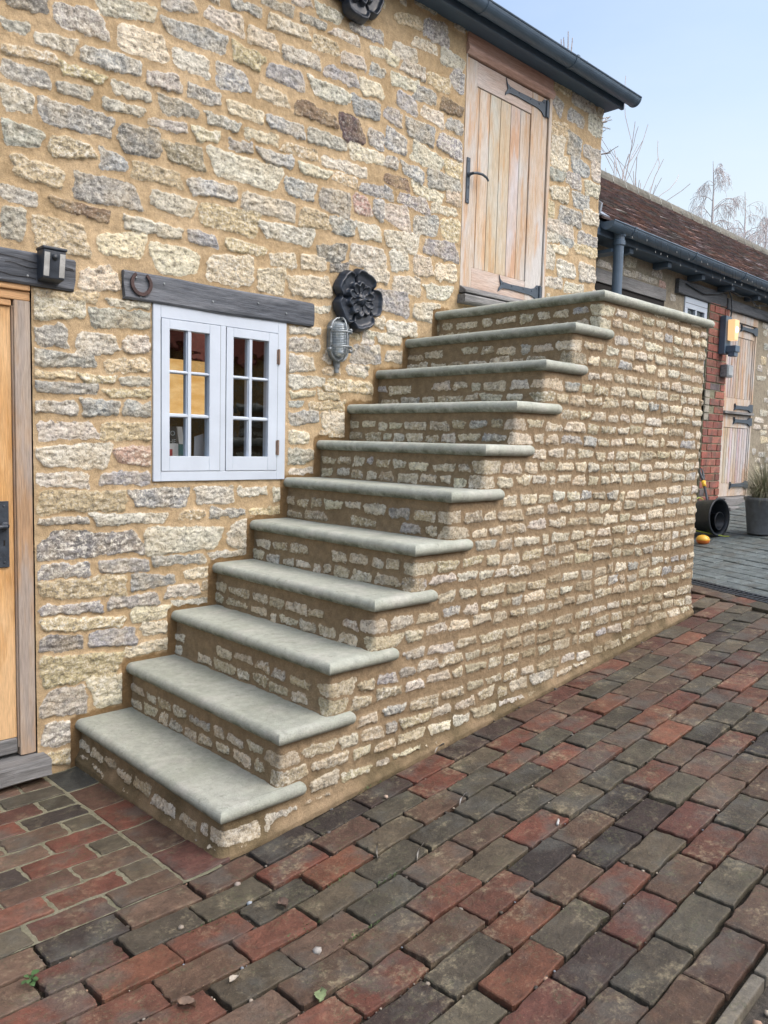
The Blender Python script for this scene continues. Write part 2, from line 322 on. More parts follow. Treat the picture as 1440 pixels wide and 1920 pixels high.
m_glassA=glass('window glass bright',.92); m_glassC=glass('window glass',.4); m_glassB=glass('window glass dark',.13)

# ---------------- terrain ----------------
XS=[-0.0,0.2207,0.4313,0.637,0.8402,1.0354,1.2367,1.4335,1.6318,1.8479,2.0803]
ZS=[0.19,0.3854,0.5827,0.7782,0.9642,1.1616,1.3471,1.535,1.7251,1.9123,2.09]
D=1.0822; NR=.024; YF=-(D-.03); XE=3.25
def gz(x,y):
    x=np.asarray(x,float);y=np.asarray(y,float)
    z=.0225+.112*np.clip(x,-.05,3.4)-.03*np.clip(y,-6,.3)+.135*np.clip(x-3.4,0,9)
    return z
gx=np.array(sorted(set(list(np.linspace(-60,-6,10))+list(np.arange(-6,14.1,.5))+list(np.linspace(14,120,12))+[-.05,3.4])))
gy=np.array(sorted(set(list(np.linspace(-60,-8,8))+list(np.arange(-8,6.1,.5))+list(np.linspace(7,120,12))+[.3])))
GX,GY=np.meshgrid(gx,gy); GZ=gz(GX,GY)-.05
n=len(gx); v=np.stack([GX,GY,GZ],-1).reshape(-1,3)
f=[(j*n+i,j*n+i+1,(j+1)*n+i+1,(j+1)*n+i) for j in range(len(gy)-1) for i in range(n-1)]
tag(mk('ground',v,f,m_ground,smooth=True),kind='structure')
def strip(name,x0,x1,y0,y1,dz,mat,poly=None,step=.25):
    xs=np.linspace(x0,x1,int((x1-x0)/step)+2);ys=np.linspace(y0,y1,int(abs(y1-y0)/step)+2)
    X,Y=np.meshgrid(xs,ys); n=len(xs)
    if poly: X,Y=poly(X,Y)
    v=np.stack([X,Y,gz(X,Y)+dz],-1).reshape(-1,3)
    f=[(j*n+i,j*n+i+1,(j+1)*n+i+1,(j+1)*n+i) for j in range(len(ys)-1) for i in range(n-1)]
    return tag(mk(name,v,f,mat,smooth=True),kind='structure')
LX=lambda y:3.82+.36*(y+.84)     # drain line (x as function of y)
strip('paving_bed',-6,0,-2.475,.02,-.019,m_soil,lambda X,Y:(-6+(X+6)/6*(LX(Y)-.04+6),Y))
strip('pebble_bed',-6,9,-7.4,-2.505,-.020,m_gravel)
REDS=[(.20,.070,.045),(.21,.085,.055),(.155,.062,.045),(.165,.10,.066),(.18,.115,.08),(.15,.085,.06),(.235,.095,.055)]
GRYS=[(.105,.092,.066),(.085,.075,.056),(.125,.108,.075),(.095,.080,.058),(.15,.12,.08)]
DRK=[(.055,.043,.038),(.075,.05,.042)]
def pick(p=.56):
    r=rng.random(); L=REDS if r<p else (GRYS if r<.95 else DRK); c=np.array(L[rng.integers(len(L))])*rng.uniform(.75,1.25); g=c.mean(); c=(c*.97+g*.03)*.55; return (*c,1)
def paver(mb,cx,cy,L,Wd,ang=0,c=(1,1,1,1),lift=0,N=7,jit=.0017,rc=.0035,depth=.03,ch=.0027,tilt=.010):
    hl,hw=L/2,Wd/2; pts=[]
    for (a,b),(e,g) in zip([(-1,-1),(1,-1),(1,1),(-1,1)],[(1,-1),(1,1),(-1,1),(-1,-1)]):
        A=np.array([a*hl,b*hw]);B=np.array([e*hl,g*hw]);d_=(B-A)/np.linalg.norm(B-A)
        for k in range(N):
            t=k/N; pts.append(A+d_*(rc+(np.linalg.norm(B-A)-2*rc)*t/(1-1/N)) if N>1 else A+d_*rc)
    pts=np.array(pts)+rng.normal(0,jit,(len(pts),2)); n=len(pts)
    ca,sa=math.cos(ang),math.sin(ang); t1,t2=rng.normal(0,tilt),rng.normal(0,tilt); dz=rng.normal(0,.0016)+lift
    V=[]
    for s,z in ((1-ch*2.2/hw*.5,0),(1-ch*.6/hw,-ch*.35),(1,-ch*1.1),(1.0,-depth)):
        q=pts*np.array([1-(1-s)*hw/hl,s]); x=cx+q[:,0]*ca-q[:,1]*sa; y=cy+q[:,0]*sa+q[:,1]*ca
        zz=gz(x,y)+dz+z+(q[:,0]*t1+q[:,1]*t2)
        V+=list(zip(x,y,zz))
    f=[tuple(range(n))]+[(r*n+k,(r+1)*n+k,(r+1)*n+(k+1)%n,r*n+(k+1)%n) for r in range(3) for k in range(n)]
    mb.add(V,f,c)
mb=MB(); PH=[.083,.03,.117,.02,.10,.0,.09,.05,.11,.03,.10,.02]
FIX={(0,0):DRK[0],(0,1):DRK[0],(0,2):DRK[1],(0,3):REDS[0],(0,4):DRK[1],(0,5):DRK[1],(0,6):REDS[5],(0,7):REDS[2],(0,-1):REDS[5],(1,0):REDS[0],(1,1):REDS[5],(1,2):GRYS[0],(1,3):REDS[0],(1,4):GRYS[4],
(1,-1):GRYS[2],(2,-1):GRYS[1],(2,0):REDS[6],(2,1):GRYS[4],(2,2):REDS[3],(2,3):GRYS[0],(2,-2):REDS[1],(3,-1):REDS[1],(3,0):GRYS[4],(3,1):GRYS[0],(3,2):GRYS[1],(3,-2):REDS[3],(4,-1):REDS[4],(4,0):GRYS[0],(4,1):REDS[4],(5,0):REDS[3],(5,1):REDS[1],(2,4):REDS[1],(1,5):REDS[0],(3,3):GRYS[0],(3,4):GRYS[1],(2,5):GRYS[0]}
def rowy(r): return -1.104-.111*r if r<3 else -1.437-.1142*(r-3)
for r in range(-10,12):
    y1=rowy(r); w=rowy(r)-rowy(r+1)-.007; yc=y1-w/2; ph=PH[r] if r>=0 else .05*(r%2)
    for k in range(-27,19):
        x0=ph+.2195*k+rng.normal(0,.003); x1=ph+.2195*(k+1)
        lim=LX(yc)-.17
        if x0>lim-.03: continue
        x1=min(x1,lim-.006)
        if r<0 and x0<XE+.03: continue
        if x1-x0<.05: continue
        L=x1-x0-.0105+rng.normal(0,.0015); cx=(x0+x1)/2; c=FIX.get((r,k)); c=(*(np.array(c)*.53),1) if c else pick(.66 if cx<1.8 else .56)
        paver(mb,cx,yc+rng.normal(0,.0012),L,w-.003+rng.normal(0,.0012),rng.normal(0,.006),c)
# header course before the drain
for k in range(40):
    y=-.1-k*.116; a=math.atan2(1,.36)
    if y<-2.5: break
    paver(mb,LX(y)-.105,y,.21,.105,math.atan2(0.36,-1)+math.pi,pick(.6),tilt=.004) if False else paver(mb,LX(y)-.10,y,.108,.205,math.atan2(-.36,1.),pick(.55),tilt=.004)
tag(mb.build('brick_paving',m_paver),kind='structure')
# mortared patio
mb=MB()
strip('patio_mortar',-6,-.0,-1.098,.02,-.0035,m_gmort,lambda X,Y:(np.minimum(X,.03),Y),.05)
SC=[(.042,.045,.042),(.08,.045,.032),(.10,.038,.026),(.07,.04,.03),(.085,.038,.031)]
for k in range(5):   # soldier bricks beside the bottom riser
    paver(mb,-.043,-.115-.2165*k,.160,.207,.0,(*SC[k],1),tilt=.003,jit=.0012,ch=.003)
for r in range(11):
    cy=-1.098+.1085*(r+.5)
    if cy>-.03: break
    x1=-.134
    if r%2: paver(mb,x1-.055,cy,.103,.098,0,pick(.5),tilt=.004,ch=.003); x1-=.118
    for k in range(24):
        L=.205+rng.normal(0,.006); cx=x1-L/2; c=pick(.74) if k else pick(.6); c=(*(np.array(c[:3])*1.12+.004),1)
        paver(mb,cx,cy+rng.normal(0,.0012),L,.0985+rng.normal(0,.002),rng.normal(0,.006),c,lift=rng.normal(0,.0008),tilt=.004,jit=.0022,ch=.003); x1-=L+.011
tag(mb.build('patio_paving',m_patio),kind='structure')
# grey blocks beyond the drain
mb=MB(); un=np.array([.36,1.])/math.hypot(.36,1); nn=np.array([1.,-.36])/math.hypot(.36,1); o=np.array([3.82+.07,-.84])
ang=math.atan2(un[1],un[0])
for i in range(46):
    for j in range(-30,14):
        c=o+nn*(.055+i*.104)+un*((j+.5*(i%2))*.208)
        if c[1]>.16 or c[1]<-5.2 or c[0]>9.5 or (c[1]>-.3 and c[0]<3.9): continue
        g=rng.uniform(.85,1.15); paver(mb,c[0],c[1],.203,.099,ang,(.115*g,.14*g,.143*g,1),N=1,rc=.003,jit=.0006,ch=.004,tilt=.002,depth=.02)
tag(mb.build('grey_paving',m_grey),kind='structure')
strip('grey_paving_bed',0,6,-5.2,.19,-.010,m_soil,lambda X,Y:(LX(Y)+.06+X*.95,Y))
# drain channel with slotted grate
dr=empty('drain_channel',(float(LX(-1.2)),-1.2,float(gz(LX(-1.2),-1.2))),label='slotted drain channel between the red brick paving and the grey blocks',cat='drain')
mb=MB();ms=MB()
def bar(m,c,half_n,half_u,z0,z1):
    q=[c+nn*a*half_n+un*b*half_u for a,b in ((-1,-1),(1,-1),(1,1),(-1,1))]
    m.add([(p[0],p[1],float(gz(p[0],p[1]))+z) for z in (z0,z1) for p in q],[(3,2,1,0),(4,5,6,7)]+[(i,(i+1)%4,(i+1)%4+4,i+4) for i in range(4)])
for sgn in (-1,1):
    for k in range(8): c=np.array([LX(-.1-.625*k-.31),-.1-.625*k-.31])+nn*(.043*sgn+.02); bar(ms,c,.008,.33,-.02,.001)
for k in range(150):
    y=-.12-.033*k; c=np.array([LX(y),y])+nn*.02; bar(mb,c,.036,.008,-.008,.0)
ms.build('channel_edge',m_tubp,dr); mb.build('grate',m_tubp,dr)
mb=MB(); bar(mb,np.array([LX(-2.5),-2.5])+nn*.02,.05,2.6,-.03,-.012); mb.build('channel_bottom',m_gap,dr)
# edging strip and loose stones bottom right
kb=MB()
for k in range(18):
    x0=-2.2+.46*k; x1=x0+.45; g=rng.uniform(.85,1.15)
    v=[(x,y,float(gz(x,y))+z) for z in (-.05,.006) for y in (-2.504,-2.474) for x in (x0,x1)]
    kb.add(v,[(0,2,3,1),(4,5,7,6),(0,1,5,4),(2,6,7,3),(0,4,6,2),(1,3,7,5)],(.17*g,.155*g,.125*g,1))
tag(kb.build('kerb',m_paver,bevel=.004),kind='structure')
def rock(mb,x,y,z,r,c,sq=(1,1,.6)):
    bm=bmesh.new(); bmesh.ops.create_icosphere(bm,subdivisions=1,radius=1); o=rng.uniform(0,9,3)
    V=[]
    for q in bm.verts:
        p=q.co; k=1+.35*(rng.random()-.5); V.append((x+p.x*r*k*sq[0],y+p.y*r*k*sq[1],z+p.z*r*k*sq[2]))
    f=[tuple(w.index for w in g.verts) for g in bm.faces]; bm.free(); mb.add(V,f,c)
mb=MB(); PC=[(.35,.30,.24),(.22,.20,.17),(.42,.36,.28),(.12,.11,.10),(.30,.20,.14),(.2,.23,.26)]
for k in range(900):
    x=rng.uniform(-.6,3.0);y=rng.uniform(-3.05,-2.51); c=PC[rng.integers(6)]; rock(mb,x,y,float(gz(x,y))-.012,rng.uniform(.006,.018),(*c,1))
tag(mb.build('gravel',m_pebble,smooth=True),'loose rounded pebbles beyond the thin kerb in the corner','gravel',kind='stuff')
for i,(x,y,r,c) in enumerate([(.63,-2.585,.075,(.30,.36,.40)),(.83,-2.66,.06,(.34,.36,.37))]):
    mb=MB(); rock(mb,x,y,float(gz(x,y)),r,(*c,1),(1.1,.8,.45)); o=mb.build('rock',m_pebble,smooth=False,bevel=.01)
    tag(o,['blue-grey flat rock lying among pebbles beside the kerb in the corner','smaller grey rock behind the blue-grey one among the pebbles'][i],'rock')
# grit, soil crumbs and pebbles lodged in the joints
mb=MB()
for k in range(1500):
    r=rng.integers(0,11); y=rowy(r)+.002+rng.normal(0,.003); x=rng.uniform(-.9,3.3)
    if rng.random()<.3: x=PH[r]+.2195*rng.integers(-4,14)-.004; y-=rng.uniform(0,.11)
    if x>LX(y)-.2: continue
    c=PC[rng.integers(6)] if rng.random()<.35 else (.05,.04,.03); big=rng.random()<.06; s=rng.uniform(.004,.009) if big else rng.uniform(.0015,.004)
    rock(mb,x,y,float(gz(x,y))-.007+(.004 if big else 0),s,(*(np.array(c)*rng.uniform(.6,1.2)),1))
tag(mb.build('grit',m_pebble,smooth=True),'tiny pebbles and soil crumbs lodged in the open joints of the brick paving','grit',kind='stuff')
mb=MB()
for (x,y,n) in [(-.18,-1.33,30),(.16,-1.44,50),(.28,-1.545,40),(-.03,-1.53,30),(.05,-1.66,40),(.62,-1.10,18),(1.1,-1.33,14)]:
    for k in range(n):
        a=rng.uniform(0,6.28); px=x+rng.normal(0,.035); py=y+rng.normal(0,.006); z=float(gz(px,py))-.006; L=rng.uniform(.004,.011)
        mb.add([(px,py,z),(px+math.cos(a)*L,py+math.sin(a)*L,z+L*.9),(px+math.cos(a+.5)*L*.8,py+math.sin(a+.5)*L*.8,z+L)],[(0,1,2)],(.06,.10,.03,1))
tag(mb.build('moss',m_pebble),'small green moss tufts in the joints near the bottom step','moss',kind='stuff')

# ---------------- the long stone barn ----------------
STONES='-226,2903,-75,2942,56,d -65,2931,151,2948,92,g 104,3028,360,3075,76,w 378,3138,550,3172,63,g 589,3171,784,3176,82,w 707,3259,882,3274,51,g 874,3328,1054,3344,52,g 1030,3388,1155,3424,35,w 1085,3338,1246,3349,45,g 1179,3415,1355,3413,66,w 912,3257,1150,3278,64,c 1271,3346,1471,3354,50,w -245,2823,-143,2832,51,g -124,2816,29,2832,53,w -246,2737,-42,2764,42,b -247,2672,-73,2678,66,g -33,2743,144,2747,47,y -53,2670,85,2674,53,g 44,2822,296,2841,69,l 189,2937,414,2954,112,c 390,3050,695,3067,80,l 438,2936,610,2944,91,w 313,2826,476,2836,68,g 166,2734,340,2747,52,w 128,2662,307,2674,46,g 372,2735,559,2742,65,v 507,2825,664,2834,66,l 636,2936,815,2943,101,l 723,3060,886,3058,85,b 798,3159,965,3172,80,c 908,3042,1122,3052,85,l 993,3152,1217,3168,71,w 1166,3260,1333,3262,72,b 1350,3250,1510,3259,69,w 1243,3152,1468,3161,63,l 1155,3050,1417,3063,80,w 858,2939,1030,2939,70,c 698,2822,889,2821,67,c 591,2741,765,2745,54,l -249,2571,-135,2583,89,w -113,2565,171,2579,98,l 325,2653,508,2671,45,g 196,2550,384,2575,114,d -251,2451,-95,2461,85,g -76,2452,94,2462,74,y 115,2452,232,2451,77,l 393,2556,586,2562,98,o 529,2657,669,2673,55,c 706,2666,847,2675,52,l 904,2819,1130,2823,71,l 1069,2933,1333,2930,76,n 1345,2921,1506,2934,128,p 789,2729,980,2746,49,c 1143,2827,1397,2833,69,g 995,2732,1219,2736,54,b 866,2663,1071,2667,66,l 612,2569,993,2570,122,w 1098,2662,1297,2667,52,w 1236,2728,1536,2738,57,w 1406,2822,1656,2834,78,c 1539,2930,1653,2914,92,l -216,2344,-22,2334,87,b 14,2327,289,2334,107,g 249,2445,483,2449,75,b 509,2438,757,2456,73,l 336,2350,541,2340,82,w -255,2236,-118,2234,62,g -73,2244,163,2234,48,n -257,2133,-167,2132,124,g -139,2118,73,2124,125,b 108,2120,312,2147,100,c 214,2229,488,2229,60,w 509,2233,659,2228,59,l 567,2334,873,2340,110,b 778,2437,1083,2443,90,w 1014,2562,1203,2557,92,l 1227,2549,1432,2549,121,g 1305,2669,1473,2670,57,b 1483,2659,1662,2667,60,l 1449,2573,1569,2573,99,r 1103,2435,1294,2443,94,b 888,2331,1194,2347,85,w 1302,2438,1471,2446,84,l 1489,2443,1640,2452,87,w 689,2228,920,2234,53,b 1426,3046,1619,3058,96,l 1535,3338,1638,3353,51,w 1477,3152,1645,3158,77,c 1398,3416,1635,3425,63,l 1538,3255,1641,3256,65,l 1578,2588,1665,2566,108,l 1918,3592,2122,3609,123,l 1707,3568,1907,3602,66,b 1684,3409,1883,3423,79,w 1839,3496,2038,3510,60,c 1638,3353,1735,3346,66,c 1755,3346,1949,3349,73,w 2061,3497,2264,3501,84,w 1680,3255,1900,3271,74,w 1860,3245,2039,3251,82,l 1732,3171,1894,3159,88,l 1960,3345,2157,3351,83,b 2164,3439,2281,3390,128,l 2072,3247,2272,3249,78,n 1648,3073,1779,3071,87,l 1921,3167,2110,3151,76,w 1806,3051,2038,3046,110,l 2121,3162,2270,3153,79,l 1652,2954,1821,2938,114,l 2059,3051,2277,3029,107,l 1852,2940,2115,2915,105,w 1656,2834,1764,2835,67,l 1784,2833,1957,2812,83,l 2121,2924,2271,2910,109,b 1659,2748,1849,2745,62,n 1983,2825,2263,2841,100,g 1870,2749,2119,2735,70,c 1661,2674,1730,2669,67,l 1760,2669,2007,2667,70,l 2022,2670,2247,2689,50,c 1665,2579,1862,2565,123,w 1888,2549,2092,2583,114,l 2115,2573,2276,2590,132,b 1669,2444,1934,2452,105,w 1977,2459,2258,2466,102,l 2140,2754,2267,2767,87,c 3143,3594,3254,3544,97,l 3150,3695,3336,3686,81,b 3352,3683,3650,3661,101,w 3299,3557,3510,3541,91,l 3556,3581,3764,3560,138,w 3666,3683,3753,3682,86,w 3126,3424,3325,3430,98,b 3134,3327,3287,3318,148,w 3314,3376,3491,3371,151,l 3507,3376,3747,3367,104,l 3126,3225,3342,3229,99,c 3371,3254,3603,3242,103,l 3134,3127,3317,3146,83,l 3317,3146,3504,3147,93,l 3616,3280,3755,3279,157,w 3142,3012,3357,3035,101,c 3544,3139,3750,3142,105,w 3406,3029,3621,3041,113,l 3106,2903,3211,2909,116,b 3258,2902,3531,2906,120,l 3543,2962,3767,2954,106,c 3128,2807,3440,2817,102,w 3491,2792,3763,2807,89,l 3104,2718,3270,2741,67,w 3271,2733,3446,2739,69,l 3110,2643,3231,2648,76,w 1491,2303,1687,2315,98,w 1717,2335,1863,2353,107,w 1895,2343,2050,2354,118,c 2074,2336,2262,2343,107,c 1532,2234,1710,2241,77,w 1741,2224,1955,2227,101,w 1989,2210,2219,2236,83,w 1614,2120,1872,2119,129,l 1901,2093,2119,2099,112,w 1617,2007,1688,2001,64,w 1699,1974,1943,1986,88,w 1630,1916,1822,1929,72,w 1522,1911,1611,1906,70,w 1458,1821,1664,1826,99,l 1694,1828,1830,1833,66,w 1423,1734,1571,1732,63,w 1266,1469,1425,1461,104,c 1271,1634,1629,1642,42,b 1255,1544,1419,1552,55,b 3098,2573,3235,2577,104,w 3254,2551,3488,2560,117,w 3525,2566,3746,2581,132,w 3108,2441,3333,2456,77,w 3352,2439,3591,2454,70,w 3193,2666,3386,2682,58,c 3447,2722,3762,2729,80,b 342,2104,568,2126,122,c 37,1975,190,1999,99,c 602,2103,847,2132,134,c 869,2099,1032,2112,122,c 1053,2103,1310,2129,108,c 935,2207,1088,2221,67,c 1115,2225,1281,2241,76,c 1299,2225,1431,2240,52,d 1212,2287,1402,2308,90,d 1429,2319,1674,2321,121,w -142,1898,112,1909,43,b -147,1838,55,1855,86,c 68,1831,348,1849,80,g 145,1898,342,1914,37,w -141,1735,-7,1745,80,g 21,1722,192,1739,89,w 212,1741,335,1749,76,w -142,1656,94,1661,61,g 138,1649,345,1667,60,b -143,1591,18,1601,32,b 31,1588,188,1598,37,b 197,1590,347,1600,42,g -144,1546,109,1552,46,l 131,1537,347,1550,41,b -145,1471,22,1473,56,g 35,1474,201,1480,69,l 211,1477,347,1483,66,l -134,1380,94,1386,78,w 116,1387,347,1388,77,b -145,1283,158,1285,94,w 175,1285,347,1286,83,r -146,1192,70,1191,63,w 110,1193,350,1190,55,l 1049,1889,1246,1912,39,w 1042,1826,1248,1840,70,g 1049,1738,1216,1746,83,w 1053,1649,1287,1663,64,w 1062,1586,1219,1602,36,c 1055,1541,1153,1546,33,l 1178,1541,1396,1551,40,b 1056,1474,1253,1485,72,l 1265,1465,1420,1470,81,c 1058,1380,1190,1383,72,c 1060,1290,1231,1291,72,g 1061,1212,1228,1211,40,w 1462,1814,1661,1833,90,w 1418,1729,1577,1739,62,w 1268,1717,1382,1726,47,b 1543,1911,1619,1919,68,w 1304,1654,1618,1661,48,b 1237,1596,1377,1598,40,b 1202,2010,1313,2018,39,w 1404,1916,1515,1915,41,b 1258,1398,1418,1402,48,b -143,1105,221,1103,91,b 244,1108,517,1105,86,l 547,1110,749,1110,85,w 770,1122,936,1124,50,w 970,1104,1047,1108,71,w -139,1032,67,1025,31,g 78,1029,404,1019,50,w 461,1025,594,1027,33,b 618,1029,808,1027,43,g 838,1028,1032,1028,36,b -138,939,298,919,109,d 304,924,686,916,118,w 724,926,844,924,132,w -139,835,71,826,64,l 104,828,328,821,62,l 341,835,602,824,45,g 616,835,833,830,43,g -140,762,225,743,82,y 243,752,455,748,60,l 497,761,638,766,55,c -135,682,124,665,49,l 146,673,368,675,60,g 404,688,576,693,57,w -134,624,213,591,54,b 237,610,423,609,64,c 436,637,638,630,34,w 583,704,645,703,49,b -133,549,35,533,65,d 55,536,269,525,73,l 288,545,427,543,58,c -131,437,192,411,121,y 209,454,423,472,53,c -133,309,46,292,121,g 61,312,239,310,137,c -134,179,10,172,105,g -136,82,7,66,61,b'
barn=empty('stone_barn',(0,0,0),label='tall barn of rubble stone in sandy mortar behind the steps, dark eaves gutter on top',cat='barn')
HX=3.76
xs_=axis(-2.3,-.34,.014); xs_=np.concatenate([xs_[:-1],axis(-.34,HX,.0046,(-.15,.345,1.03,2.285,3.098))]); xs_=np.concatenate([xs_,axis(HX,HX+.35,.007)[1:],axis(HX+.35,HX+5.3,.03)[1:]])
zs_=axis(-.25,3.80,.0046,(.10,1.925,1.185,1.918,2.245,3.60))
F=Field(xs_,zs_,3)
wob=lambda:0
nx=np.array(XS+[3.4]); 
# region behind the staircase, and brown mortar along its outline
hstep=np.full(len(xs_),-9.)
for x0,z0 in zip(XS,ZS): hstep[(xs_>x0+.012)&(xs_<XE)]=z0+.02
above=F.Z-hstep[None,:]
behind=above<0
dx=int(round(.03/.0046)); ex=above.copy()
for s_ in range(-dx,dx+1,2):
    ex=np.minimum(ex,np.roll(above,s_,1)+abs(s_)*.0046*.4)
br=np.clip((.034-ex+F.wu*1.2)/.014,0,1)*((F.U>-.06)&(F.U<XE+.1))
def blk(x0,x1,z0,z1,m=.006): F.block|=(F.U>x0-m)&(F.U<x1+m)&(F.Z>z0-m)&(F.Z<z1+m)
blk(-1.12,-.15,-.3,1.93);blk(-1.3,.012,1.92,2.05);blk(.33,1.05,1.17,1.92,.0);blk(.205,1.20,1.915,2.045);blk(2.26,3.12,2.2,3.65)
F.block|=behind
for s_ in STONES.split():
    a=s_.split(','); q=[float(x)/1000 for x in a[:5]]
    F.stone(q[0],q[1],q[2],q[3],q[4]*.98,a[5],rr=None)
for k in range(5200):   # smaller infill stones where a gap allows
    big=k<2500; w=rng.uniform(.10,.26) if big else rng.uniform(.05,.13); h=rng.uniform(.045,.10)*(1 if big else .7)
    x=rng.uniform(-2.3,HX+.1); z=rng.uniform(-.1,3.75); F.stone(x,z,x+w,z+rng.normal(0,.006),h,'wlgbcwgb'[rng.integers(8)],check=.010 if big else .008)
F.course_fill(HX+.12,HX+5.2,-.1,3.9,(.06,.1),(.12,.3),codes='wlgbcw')
F.sd[F.block&(F.U<-.0)]=-.03
cov=np.clip((.022-ex+F.wu*.8),-.03,.03); F.sd=np.minimum(F.sd,-cov)
kill=(F.U>.335)&(F.U<1.052)&(F.Z>1.172)&(F.Z<1.93); F.sd[kill]=-.03
kill=(F.U>2.27)&(F.U<3.11)&(F.Z>2.2)&(F.Z<3.62); F.sd[kill]=-.03
RC=.03
def pos_w(U,Z):
    e=np.clip(U-HX,0,None); x=np.minimum(U,HX); y=e
    a=np.clip((U-(HX-RC))/(2*RC),0,1)*math.pi/2; inn=(U>HX-RC)&(U<HX+RC)
    x=np.where(inn,HX-RC+RC*np.sin(a),np.where(U>=HX+RC,HX,x)); y=np.where(inn,RC-RC*np.cos(a),y)
    return np.stack([x,y,Z],-1)
def nrm_w(U,Z):
    a=np.clip((U-(HX-RC))/(2*RC),0,1)*math.pi/2; return np.stack([np.sin(a),-np.cos(a),0*U],-1)
RS=.80 # roof slope
def keep_w(U,Z):
    k=~((U>-1.07)&(U<-.15)&(Z<1.925)&(Z>.10))
    k&=~((U>.345)&(U<1.03)&(Z>1.185)&(Z<1.918)); k&=~((U>2.285)&(U<3.098)&(Z>2.245)&(Z<3.60))
    return k
F.mesh('wall',m_wall,pos_w,nrm_w,keep_w,br,barn)
# gable triangle above the end wall, back wall
mb=MB(); mb.prism([(.0,3.72),(5.3,3.72),(2.65,3.72+2.65*RS-.06)],3.60,3.745,'x'); mb.box(-2.3,3.75,5.2,5.3,-.2,3.72); mb.box(-2.35,-2.3,-.0,5.3,-.2,3.75)
mb.build('gable',m_wall,barn)
# roof, soffit, fascia, gutter
mb=MB(); zt=3.80
for sgn in (0,1):
    if sgn==0: P=[(-.115,3.775),(2.65,3.775+2.765*RS),(2.65,3.845+2.765*RS),(-.135,3.83)]
    else: P=[(2.65,3.775+2.765*RS),(5.42,3.775),(5.44,3.84),(2.65,3.845+2.765*RS)]
    mb.prism(P,-2.4,3.80,'x')
def tile_mat():
    t=NT('clay tiles'); c=t.attr('col','Color'); n=t.noise(9,4,.6); n2=t.noise(45,5,.7)
    c=t.mix(1,c,gray(t,t.rng(n,.3,.7,.7,1.3)),'MULTIPLY'); c=t.mix(t.rng(t.noise(5,5,.7),.55,.68,0,.5),c,(.22,.22,.17)); t.bump(t.math('MULTIPLY',n2,.004),1,1); return t.out(c,.85,0,.2)
m_tile=tile_mat()
mb.c=[(.24,.11,.08,1)]*len(mb.v); mb.build('roof',m_tile,barn)
mb=MB(); mb.box(-2.4,3.795,-.105,.03,3.700,3.722); mb.box(-2.4,3.80,-.127,-.105,3.685,3.80)
for k in range(16): pass
mb.build('fascia',m_fas,barn,bevel=.003)
def gutter(name,x0,x1,yc,zc,r,par,brk=.8,drop=0.):
    mb=MB(); n=14; xs=np.linspace(x0,x1,int((x1-x0)/.25)+2); V=[];m=len(xs)
    for rr in (r,r-.004):
        for x in xs:
            for k in range(n+1):
                a=math.pi+math.pi*k/n; V.append((x,yc+rr*math.cos(a),zc+drop*(x-x0)+rr*math.sin(a)))
    q=n+1; f=[]
    for s_ in range(2):
        for i in range(m-1):
            for k in range(n):
                o=s_*m*q; a=(o+i*q+k,o+(i+1)*q+k,o+(i+1)*q+k+1,o+i*q+k+1); f.append(a if s_ else a[::-1])
    for i in range(m-1):
        for k in (0,n): f.append((i*q+k,(i+1)*q+k,(m+i+1)*q+k,(m+i)*q+k))
    for i in (0,m-1):
        for k in range(n): f.append((i*q+k,i*q+k+1,(m+i)*q+k+1,(m+i)*q+k))
    mb.add(V,f)
    # rolled front lip, stop ends and joint brackets
    mb.tube([(x,yc-r,zc+drop*(x-x0)) for x in (x0,x1)],.006,6)
    for x in (x0+.004,x1-.004):
        P=[(yc+r*1.04*math.cos(math.pi+math.pi*k/n),zc+drop*(x-x0)+r*1.04*math.sin(math.pi+math.pi*k/n)) for k in range(n+1)]; mb.prism(P,x-.006,x+.006,'x')
    o=mb.build(name,m_gut,par,smooth=False)
    x=x0+.3
    while x<x1-.1:
        b=MB(); zc2=zc+drop*(x-x0)
        P=[(yc+(r+.004)*math.cos(math.pi+math.pi*k/n),zc2+(r+.004)*math.sin(math.pi+math.pi*k/n)) for k in range(n+1)]+[(yc+(r-.001)*math.cos(2*math.pi-math.pi*k/n),zc2+(r-.001)*math.sin(2*math.pi-math.pi*k/n)) for k in range(n+1)]
        b.prism(P,x-.012,x+.012,'x'); b.box(x-.012,x+.012,yc-r-.008,yc-r+.012,zc2-.004,zc2+.008); b.build('bracket',m_gut,o); x+=brk
    return o
gutter('gutter',-2.4,3.845,-.178,3.752,.050,barn,.86)
# lintels
def beam(name,x0,x1,y0,y1,z0,z1,mat,par,seed,amp=.005,nx_=40):
    r_=np.random.default_rng(seed); mb=MB(); n=int((x1-x0)/.03)+3; V=[];xx=np.linspace(x0,x1,n)
    prof=[(y1,z0),(y0+.006,z0),(y0,z0+.008),(y0,(z0*2+z1)/3),(y0,(z0+z1*2)/3),(y0,z1-.008),(y0+.006,z1),(y1,z1)]
    for i,x in enumerate(xx):
        for k,(y,z) in enumerate(prof):
            a=amp; w=fbm(np.array([x*5+k*3]),np.array([seed+.3+z*9]),seed,3)[0]
            V.append((x+(a*w if 0<i<n-1 else r_.normal(0,.002)),y+(0 if k in(0,7) else a*w),z+a*fbm(np.array([x*3.]),np.array([seed+(0 if k<4 else 5.)]),seed,2)[0]*1.6))
    q=len(prof); f=[(i*q+k,i*q+(k+1)%q,(i+1)*q+(k+1)%q,(i+1)*q+k) for i in range(n-1) for k in range(q)]+[tuple(range(q))[::-1],tuple((n-1)*q+k for k in range(q))]
    mb.add(V,f); return mb.build(name,mat,par)
lw=beam('lintel',.210,1.190,-.022,.09,1.921,2.036,m_grey_lint,barn,4)
ld=beam('lintel',-1.28,.008,-.020,.09,1.920,2.040,m_grey_lint,barn,9)
